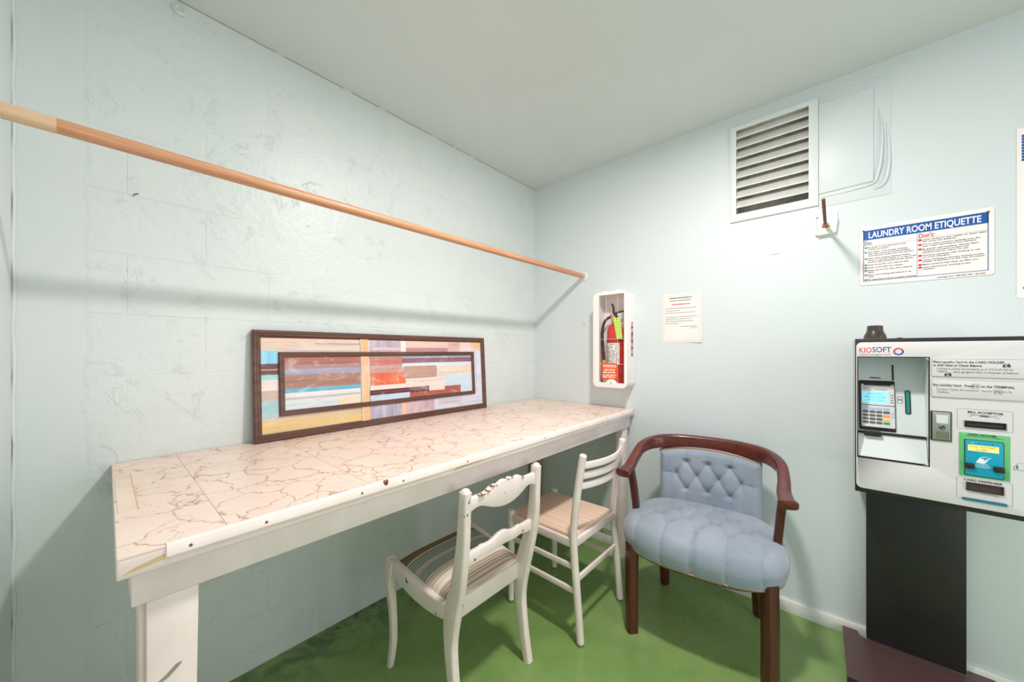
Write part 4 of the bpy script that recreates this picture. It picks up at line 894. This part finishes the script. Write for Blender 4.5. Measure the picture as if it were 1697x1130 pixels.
# upright card divider slot between terminal and right half
a, b = z3(327, 292), z3(345, 410)
MB().prism(TP, rrect(a[0], b[1], b[0], a[1], (b[0] - a[0]) * .45), -.001, .0012).build('card_slot', M['kblack'], t)
a, b = z3(80, 405), z3(362, 800)
rc = MB().prism(TP, rrect(max(a[0], .006), max(b[1], .004), b[0], a[1], .004), -.001, .0016).build('terminal_surround', M['kblack'], t, bevel=.0006)
# the card terminal itself
TN = .014
a, b, c = z3(98, 432, TN), z3(350, 440, TN), z3(355, 775, TN); d = z3(105, 745, TN)
tu0, tu1, tv0, tv1 = (a[0] + d[0]) / 2, (b[0] + c[0]) / 2, (c[1] + d[1]) / 2, (a[1] + b[1]) / 2
term = MB().prism(TP, rrect(tu0, tv0, tu1, tv1, .004), .0016, TN).build('card_terminal', M['kgrey'], t, 'grey card terminal with keypad', bevel=.002)
tw, th = tu1 - tu0, tv1 - tv0
def TU(a): return tu0 + tw * a
def TV(b): return tv1 - th * b
MB().prism(TP, rect(TU(.08), TV(.035), TU(.90), TV(-.02)), TN - .001, TN + .002).build('reader_slot', M['kblack'], term, 'black card reader slot', bevel=.0006)
MB().prism(TP, rrect(TU(.02), TV(.45), TU(.82), TV(.17), .002), TN - .001, TN + .0006).build('screen', M['lcd'], term, 'cyan lit display')
mb = MB()
for k, s_ in enumerate(('PLACE CARD', 'IN CARD HOLDER', 'OR BUY CARD')): mb.text(TP, s_, TU(.44), TV(.25 + k * .075), th * .042, TN + .0010, tw * (.42, .64, .50)[k], .015, 'CENTER')
mb.text(TP, 'F1', TU(.06), TV(.43), th * .03, TN + .0010); mb.build('screen_text', M['lcdink'], term)
MB().prism(TP, rect(TU(.0), TV(.505), TU(1.0), TV(.49)), TN - .001, TN + .0006).build('seam', M['key'], term, 'dark seam above the keypad')
mb = MB(); mb.text(TP, 'V/', TU(.06), TV(.12), th * .05, TN + .0008); mb.text(TP, 'OMNITECH', TU(.38), TV(.14), th * .030, TN + .0008, tw * .40)
for k in range(4): mb.prism(TP, rect(TU(.88), TV(.25 + .058 * k), TU(.96), TV(.237 + .058 * k)), TN - .001, TN + .0010)
mb.build('terminal_marks', M['key'], term)
for k in range(4):
    for r in range(5):
        x, y = .04 + k * .205, .545 + r * .082
        m_ = M['keyblue'] if r == 0 else ((M['key'], M['keyor'], M['keyye'], M['keygr'])[r - 1] if k == 3 else M['key'])
        MB().prism(TP, rrect(TU(x), TV(y + .048), TU(x + (.17 if k < 3 else .19)), TV(y), .0014, 3), TN - .001, TN + .0022).build('key', m_, term, {'keyor': 'orange key', 'keyye': 'yellow key', 'keygr': 'green key', 'keyblue': 'lavender key'}.get(next(n_ for n_, q_ in M.items() if q_ is m_)))
for s_ in (0, 1): MB().prism(TP, [(TU(.88), TV(.68)), (TU(.98), TV(.68)), (TU(.93), TV(.63))] if s_ == 0 else [(TU(.88), TV(.72)), (TU(.93), TV(.77)), (TU(.98), TV(.72))], TN - .001, TN + .0018).build('key', M['keyblue'], term, 'lavender arrow key')
a = z3(205, 392); MB().text(TP, 'TERMINAL', a[0], a[1] - .001, .0055, .0014, .032, .03, 'CENTER').build('lettering', M['ink'], t, 'TERMINAL lettering')
# F3 plate and green slot window
a, b = z3(370, 528), z3(412, 580); f3 = MB(); f3.frame(TP, a[0], b[1], b[0], a[1], [(0, .0003), (0, .0014), (.0006, .0014), (.0006, .0003)]); f3.text(TP, 'F3', (a[0] + b[0]) / 2, (a[1] + b[1]) / 2 - .003, .006, .0014, .009, .02, 'CENTER'); f3.build('key_sign', M['ink'], t, 'F3 key sign')
a, b = z3(424, 482), z3(475, 665)
MB().prism(TP, rrect(a[0], b[1], b[0], a[1], (b[0] - a[0]) * .45), 0, .003).build('slot_bezel', M['kblack'], t, bevel=.0008)
MB().prism(TP, rrect(a[0] + .003, b[1] + .003, b[0] - .003, a[1] - .003, .003), .002, .0038).build('slot_window', M['teal'], t, 'green slot window')
a, b = z3(140, 780), z3(325, 815)
MB().prism(KF, rrect(bu0 + .020, zl - .012, bu0 + .065, zl + .004, .003), -dB, -dB + .022).build('latch', M['kblack'], t, 'black latch under the terminal', bevel=.001)
# face graphics
def kf(x, y, n=.0065): return KF.uv(1390 + x / 3.1401, 520 + y / 3.1389, n)
def kr(x0, y0, x1, y1, n=.0065):
    a, b = kf(x0, y0, n), kf(x1, y1, n); return a[0], b[1], b[0], a[1]
u0, v0, u1, v1 = kr(106, 174, 171, 201); lh = v1 - v0
MB().text(KF, 'KIO', u0, v0, lh, .0068, (u1 - u0), .014).build('logo_lettering', M['logored'], t, 'red left part of the logo lettering')
u2 = kr(175, 174, 273, 199); MB().text(KF, 'SOFT', u2[0], u2[1], lh, .0068, u2[2] - u2[0], .014).build('logo_lettering', M['logogrey'], t, 'dark grey right part of the logo lettering')
u3 = kr(108, 206, 272, 216); MB().text(KF, 'Technologies LLC', u3[0], u3[1], (u3[3] - u3[1]) * .95, .0068, u3[2] - u3[0], .004).build('logo_lettering', M['greyink'], t, 'small grey line under the logo')
c_ = kf(311, 196); ra, rb_ = (kf(340, 196)[0] - kf(283, 196)[0]) / 2, (kf(311, 176)[1] - kf(311, 215)[1]) / 2
for k in range(2):
    a0 = PI * .15 + PI * k; seg = 20
    po = [(c_[0] + ra * math.cos(a0 + PI * i / seg), c_[1] + rb_ * math.sin(a0 + PI * i / seg)) for i in range(seg + 1)]; pi_ = [(c_[0] + ra * .62 * math.cos(a0 + PI * i / seg), c_[1] + rb_ * .62 * math.sin(a0 + PI * i / seg)) for i in range(seg, -1, -1)]
    MB().prism(KF, po + pi_, .0060, .0068).build('logo_ring', M['logored'] if k == 0 else M['logoblue'], t, 'red half of the ring logo' if k == 0 else 'blue half of the ring logo')
pr = ku1 - .012
def plate(y0, y1, name, lab):
    a, b = kf(480, y0), kf(480, y1); fr_ = MB().prism(KF, rrect(a[0], b[1], pr, a[1], .003), .006, .0095).build('instruction_plate', M['kgrey'], t, lab, bevel=.0008)
    MB().frame(KF, a[0] + .0006, b[1] + .0006, pr - .0006, a[1] - .0006, [(0, .0094), (0, .0099), (.0007, .0099), (.0007, .0094)]).build('plate_border', M['greyink'], fr_)
    return fr_, a[0], b[1], a[1]
p1_, pu, pb, pt = plate(232, 325, 'upper', 'upper instruction plate'); hN = .0099; ph_ = pt - pb
mb = MB(); wE = pr - pu
mb.text(KF, 'Place Laundry Card in the CARD HOLDER', pu + .004, pt - ph_ * .24, ph_ * .125, hN, wE * .76, .018); mb.text(KF, 'to Add Value or Check Balance', pu + .004, pt - ph_ * .42, ph_ * .125, hN, wE * .53, .018)
mb.build('lettering', M['ink'], p1_); mb = MB()
mb.text(KF, 'Coloque la tarjeta de lavandería en el TITULAR DE LA', pu + .012, pt - ph_ * .60, ph_ * .105, hN, wE * .80, .008); mb.text(KF, 'TARJETA', pu + .012, pt - ph_ * .76, ph_ * .105, hN, wE * .12, .008); mb.text(KF, 'para agregarle valor o chequear el balance', pu + .012 + wE * .19, pt - ph_ * .76, ph_ * .105, hN, wE * .66, .008)
mb.build('lettering', M['greyink'], p1_, 'smaller grey Spanish lines'); mb = MB()
for cu_, cv_ in ((pu + wE * .80, pt - ph_ * .40), (pu + wE * .19, pt - ph_ * .93)):
    s_ = .014
    for q in (-1, 1): mb.prism(KF, rect(cu_ + q * s_ * .36 - .0022, cv_, cu_ + q * s_ * .36 + .0022, cv_ + .006), .0094, hN)
    mb.prism(KF, rect(cu_ - s_ / 2, cv_ - .0016, cu_ + s_ / 2, cv_ - .0004), .0094, hN); mb.prism(KF, [(cu_ - .002, cv_ + .002), (cu_ + .0015, cv_ + .002), (cu_ + .006, cv_ + .010), (cu_ + .005, cv_ + .011)], .0094, hN); mb.prism(KF, [(cu_ - .004, cv_ + .004), (cu_ + .001, cv_ + .010), (cu_, cv_ + .0105), (cu_ - .0055, cv_ + .005)], .0094, hN)
mb.build('card_icons', M['ink'], p1_)
p2_, pu, pb, pt = plate(337, 430, 'lower', 'lower instruction plate'); ph_ = pt - pb
mb = MB(); mb.text(KF, 'Buy Laundry Card - Press', pu + .004, pt - ph_ * .38, ph_ * .125, hN, wE * .44, .018); mb.text(KF, 'on the TERMINAL', pu + wE * .54, pt - ph_ * .38, ph_ * .125, hN, wE * .34, .018)
for cu_, cv_ in ((pu + wE * .487, pt - ph_ * .35), (pu + wE * .715, pt - ph_ * .60)):
    mb.frame(KF, cu_ - .0075, cv_ - .0055, cu_ + .0075, cv_ + .0085, [(0, .0094), (0, hN), (.0006, hN), (.0006, .0094)]); mb.text(KF, 'F3', cu_, cv_ - .0015, .006, hN, .0095, .02, 'CENTER')
mb.build('lettering', M['ink'], p2_); mb = MB()
mb.text(KF, 'Comprar Tarjeta de Lavandería - Apretar', pu + .012, pt - ph_ * .60, ph_ * .105, hN, wE * .60, 0); mb.text(KF, 'en la', pu + wE * .76, pt - ph_ * .60, ph_ * .105, hN, wE * .09, 0); mb.text(KF, 'TERMINAL', pu + .012, pt - ph_ * .77, ph_ * .105, hN, wE * .14, 0)
mb.build('lettering', M['greyink'], p2_, 'smaller grey Spanish lines')
# key lock panel
def kz(x, y, n=.0065): return KF.uv(1530 + x / 5.383, 660 + y / 5.381, n)
def kzr(x0, y0, x1, y1, n=.0065):
    a, b, c, d = kz(x0, y0, n), kz(x1, y1, n), kz(x0, y1, n), kz(x1, y0, n); return a[0], (b[1]), b[0], a[1]
a, b = kz(63, 107), kz(252, 385); A2, B2 = kz(63, 370), kz(252, 122)
lk = MB().prism(KF, rrect(a[0], (b[1] + A2[1]) / 2, b[0], (a[1] + B2[1]) / 2, .002), .006, .010).build('lock_plate', M['kblack'], t, 'black framed lock plate', bevel=.001)
lu0, lu1, lv0, lv1 = a[0] + .004, b[0] - .003, (b[1] + A2[1]) / 2 + .003, (a[1] + B2[1]) / 2 - .002
MB().prism(KF, rrect(lu0, lv0, lu1, lv1, .001), .009, .0115).build('steel_face', M['chrome'], lk, 'brushed steel face', bevel=.0006)
lw, lh = lu1 - lu0, lv1 - lv0
MB().prism(KF, rect(lu0 + lw * .22, lv0 + lh * .60, lu1 - lw * .12, lv1 - lh * .10), .0113, .0118).build('lock_window', M['kpanel'], lk)
MB().prism(KF, rect(lu0 + lw * .20, lv0 + lh * .04, lu1 - lw * .06, lv0 + lh * .30), .0113, .0118).build('lock_label', M['olive'], lk, 'olive lower plate')
MB().lathe(KF.at(lu0 + lw * .55, lv0 + lh * .45, .0115), (-1, 0, 0), [(.0075, 0), (.0075, .0025), (.006, .0035), (.004, .0015), (.003, .0015)], 24).build('keyhole', M['steel'], lk, smooth=40)
# outlined boxes, bill acceptor, card holder, card dispenser
def outl(x0, y0, x1, y1, lab, r=.003):
    u0, v0, u1, v1 = kzr(x0, y0, x1, y1); k = rrect(u0, v0, u1, v1, r, 4); ki = rrect(u0 + .0005, v0 + .0005, u1 - .0005, v1 - .0005, r - .0004, 4)
    MB().holed(KF, k, [ki], .006, .0069).build('outline', M['greyink'], t, lab); return u0, v0, u1, v1
u0, v0, u1, v1 = outl(303, 88, 803, 310, 'grey outline round the bill acceptor')
MB().text(KF, 'BILL ACCEPTOR', (u0 + u1) / 2 + .002, v1 - .0125, .0066, .0069, (u1 - u0) * .64, .03, 'CENTER').build('lettering', M['ink'], t, 'BILL ACCEPTOR lettering')
mb = MB(); x, y = (u0 + u1) / 2, v1 - .020
mb.prism(KF, [(x - .030, y - .004), (x - .024, y + .002), (x + .020, y + .001), (x + .030, y - .005), (x + .028, y - .005), (x + .019, y - .0002), (x - .023, y + .001), (x - .028, y - .004)], .006, .0069); mb.prism(KF, rect(x - .034, y + .0030, x + .032, y + .0036), .006, .0069); mb.prism(KF, [(x - .010, y - .002), (x - .006, y + .0025), (x + .006, y + .0025), (x + .011, y - .003)], .006, .0069); mb.build('bill_drawing', M['greyink'], t)
u0, v0, u1, v1 = kzr(366, 196, 740, 285)
bl = MB().frame(KF, u0, v0, u1, v1, [(0, .006), (0, .010), (.002, .010), (.005, .0062), (.005, .006)]).prism(KF, rect(u0 + .003, v0 + .003, u1 - .003, v1 - .003), .005, .0066).build('bill_acceptor', M['kblack'], t, 'black bill slot')
MB().prism(KF, rrect(u0 + .006, v0 + .005, u1 - .006, v0 + .009, .001), .0064, .0095).build('slot_lip', M['kbrown'], bl, bevel=.0008)
u0, v0, u1, v1 = kzr(318, 298, 777, 747)
MB().prism(KF, rrect(u0, v0, u1, v1, .003), .006, .0078).build('holder_surround', M['kgreen'], t, 'green surround of the card holder', bevel=.0005)
mb = MB(); mb.text(KF, 'CARD HOLDER', (u0 + u1) / 2 - .004, v1 - .0072, .0056, .0082, (u1 - u0) * .58, .03, 'CENTER'); mb.text(KF, 'SUJETADOR DE LA TARJETA', (u0 + u1) / 2, v1 - .0115, .0026, .0082, (u1 - u0) * .76, 0, 'CENTER'); mb.build('lettering', M['ink'], t, 'CARD HOLDER lettering')
u0, v0, u1, v1 = kzr(364, 358, 720, 728)
MB().prism(KF, rrect(u0, v0, u1, v1, .004), .0076, .0095).build('reader_bezel', M['kblack'], t, bevel=.0006)
rd = MB().prism(KF, rrect(u0 + .0018, v0 + .002, u1 - .0018, v1 - .0018, .004), .0090, .0110).build('card_reader', M['cyan'], t, 'cyan contactless card reader', bevel=.0006)
rw, rh = u1 - u0, v1 - v0; nn = .0110
yl = MB().prism(KF, rect(u0 + rw * .09, v1 - rh * .31, u1 - rw * .13, v1 - rh * .14), nn - .001, nn + .0006).build('display', M['lcdy'], rd, 'yellow display')
mb = MB(); mb.text(KF, 'PLACE YOUR CARD', u0 + rw * .13, v1 - rh * .205, rh * .042, nn + .0009, rw * .66, .01); mb.text(KF, 'IN HERE', u0 + rw * .30, v1 - rh * .285, rh * .042, nn + .0009, rw * .28, .01); mb.build('display_text', M['lcdyink'], rd)
for k in range(4): MB().lathe(KF.at(u0 + rw * (.22 + .165 * k), v1 - rh * .085, nn), (-1, 0, 0), [(.0016, -.0005), (.0014, .0006)], 10).build('indicator', M['whitepr'] if k == 0 else M['logogrey'], rd, 'lit white indicator' if k == 0 else None)
mb = MB(); x, y = u0 + rw * .45, v0 + rh * .44
mb.prism(KF, [(x - .012, y - .006), (x + .004, y - .009), (x + .012, y + .003), (x + .006, y + .001), (x + .003, y + .006), (x - .005, y + .008)], nn - .001, nn + .0006)
mb.prism(KF, [(x + .006, y - .0), (x + .018, y + .012), (x + .017, y + .0125), (x + .003, y + .001)], nn - .001, nn + .0006); mb.prism(KF, [(x - .004, y + .008), (x + .004, y + .012), (x + .012, y + .0135), (x + .012, y + .0142), (x + .003, y + .0130), (x - .006, y + .0085)], nn - .001, nn + .0006)
for k in range(3):
    w_ = .014 + .004 * k; yy = y - .012 - .0045 * k; po = [(x + w_ * math.sin(a), yy + .006 - .006 * math.cos(a * .9)) for a in [-1 + .2 * i for i in range(11)]]; mb.prism(KF, po + [(p[0], p[1] + .0009) for p in po[::-1]], nn - .001, nn + .0006)
mb.build('tap_symbol', M['whitepr'], rd, 'white tap-your-card symbol')
for q in ((u0 - .0002, u0 + rw * .26), (u1 - rw * .27, u1 + .0002)): MB().prism(KF, rrect(q[0], v0 + rh * (.20 if q[0] < u0 + .01 else .185), q[1], v0 + rh * (.345 if q[0] < u0 + .01 else .335), .003), nn - .002, nn + .007).build('card_clip', M['kblack'], rd, 'black card clip', bevel=.001)
u0, v0, u1, v1 = outl(298, 690, 800, 968, 'grey outline round the card dispenser')
MB().text(KF, 'CARD DISPENSER', (u0 + u1) / 2 - .002, v1 - .0098, .0060, .0069, (u1 - u0) * .70, .03, 'CENTER').build('lettering', M['ink'], t, 'CARD DISPENSER lettering')
u0, v0, u1, v1 = kzr(380, 740, 718, 868)
MB().frame(KF, u0, v0, u1, v1, [(0, .006), (0, .011), (.002, .011), (.004, .0062), (.004, .006)]).prism(KF, rect(u0 + .003, v0 + .003, u1 - .003, v1 - .003), .005, .0066).build('card_dispenser', M['kbrown'], t, 'dark card dispenser opening')
mb = MB(); x, y = (u0 + u1) / 2, v0 - .006
mb.prism(KF, [(x - .030, y + .001), (x - .022, y + .004), (x, y + .003), (x + .022, y + .002), (x + .030, y - .004), (x + .020, y + .0006), (x, y + .0012), (x - .022, y + .003)], .006, .0069); mb.build('card_drawing', M['greyink'], t)
u0, v0, u1, v1 = kzr(346, 874, 752, 972); hh = .0085; vm = (v0 + v1) / 2
MB().prism(KF, rrect(u0, vm - hh / 2, u1, vm + hh / 2, hh * .48), .006, .0085).build('light_bar', M['kblack'], t, bevel=.0006)
MB().prism(KF, rrect(u0 + .001, vm - hh / 2 + .001, u1 - .001, vm + hh / 2 - .001, hh * .36), .008, .0096).build('light_bar_lens', M['tealbar'], t, 'teal bar below the dispenser')
a = kz(815, 640); x, y = a[0] + .012, a[1] + .004
mb = MB(); mb.prism(KF, [(x - .014, y - .004), (x + .02, y - .004), (x + .02, y - .002), (x - .012, y - .002), (x - .012, y + .008), (x - .014, y + .008)], .006, .0069); mb.build('side_mark', M['kgreen'], t, 'green corner mark at the right')
mb = MB()
for k in (-1, 1): mb.prism(KF, rect(x + k * .0075 - .002, y, x + k * .0075 + .002, y + .011), .006, .0069)
mb.prism(KF, [(x - .011, y + .010), (x - .005, y + .0185), (x + .011, y + .0185), (x + .011, y + .0179), (x - .0046, y + .0179), (x - .0102, y + .010)], .006, .0069); mb.build('side_drawing', M['greyink'], t)
# cap and lock stud on top
cp = KF.uv(1450, 560, -.07)[0]
MB().lathe((KX + .07, -cp, kv1 - .002), (0, 0, 1), [(.031, 0), (.031, .004), (.0305, .012), (.024, .028), (.022, .034), (.0215, .050), (.016, .052)], 32).build('antenna_cap', M['kbrown'], t, 'dark brown antenna cap on top', smooth=35)
cp2 = KF.uv(1491, 560, -.05)[0]; MB().lathe((KX + .05, -cp2, kv1 - .002), (0, 0, 1), [(.009, 0), (.008, .004), (.004, .006)], 16).build('stud', M['steel'], t, smooth=40)
# stand and base plate
MB().box(-.052, -.010, -2.050, -1.786, .0415, kv0 + .03).build('stand', M['kblack'], t, bevel=.0015)
BASE = Plane((0, 0, .040), (0, -1, 0), (-1, 0, 0))   # u to the photo's right, v out from the wall
base = [(1.712, .020), (1.758, .018), (1.766, .045), (1.78, .0535), (2.055, .0535), (2.062, .008), (2.115, .008), (2.132, .030), (2.132, .342), (1.722, .342)]
mb = MB(); vs = [(-v, -u, .040) for u, v in base] + [(-v, -u, .036) for u, v in base]; k = len(base)
mb.add(vs, [list(range(k)), list(range(2 * k - 1, k - 1, -1))] + [(i, k + i, k + (i + 1) % k, (i + 1) % k) for i in range(k)])
mb.build('base_plate', M['kbase'], t)
MB().box(-.342, -.336, -2.132, -1.722, 0, .0358).build('base_lip', M['kblack'], t)
MB().box(-.3355, -.06, -1.734, -1.722, 0, .0358).build('base_lip', M['kblack'], t)

# ------------------------------------------------------------------ light and camera
def area(name, loc, size, watts, col, shape='DISK', sy=None):
    l = bpy.data.lights.new(name, 'AREA'); l.shape = shape; l.size = size; l.energy = watts; l.color = col
    if sy: l.size_y = sy
    o = bpy.data.objects.new(name, l); C.objects.link(o); o.location = loc; return o
area('ceiling_lamp', (-1.14, -1.345, HC - .03), .14, 30, (1, .935, .905))
d_ = area('added_fill_light', (-1.2, YB - .03, 1.06), 1.45, 19, (1, .975, .97), 'RECTANGLE', 2.0); d_.rotation_euler = (PI / 2, 0, 0)  # added soft fill from behind the camera, stands for no known door
wd = bpy.data.worlds.new('world'); bpy.context.scene.world = wd; wd.use_nodes = True; wd.node_tree.nodes['Background'].inputs[0].default_value = (.8, .9, 1, 1); wd.node_tree.nodes['Background'].inputs[1].default_value = .3
cd = bpy.data.cameras.new('camera'); cam = bpy.data.objects.new('camera', cd); C.objects.link(cam)
cd.sensor_fit = 'HORIZONTAL'; cd.sensor_width = 36; cd.lens = 36 * F_PX / 1697; cd.shift_x = 0; cd.shift_y = (HY - 565) / 1697; cd.clip_start = .02
cam.location = CAM; cam.rotation_euler = (PI / 2, 0, AZ - PI / 2)
sc_ = bpy.context.scene; sc_.camera = cam
sc_.view_settings.view_transform = 'Standard'; sc_.view_settings.look = 'None'; sc_.view_settings.gamma = 1; sc_.view_settings.use_curve_mapping = False; sc_.view_settings.exposure = .04
sc_.cycles.max_bounces = 12; sc_.cycles.diffuse_bounces = 8; sc_.cycles.use_denoising = True
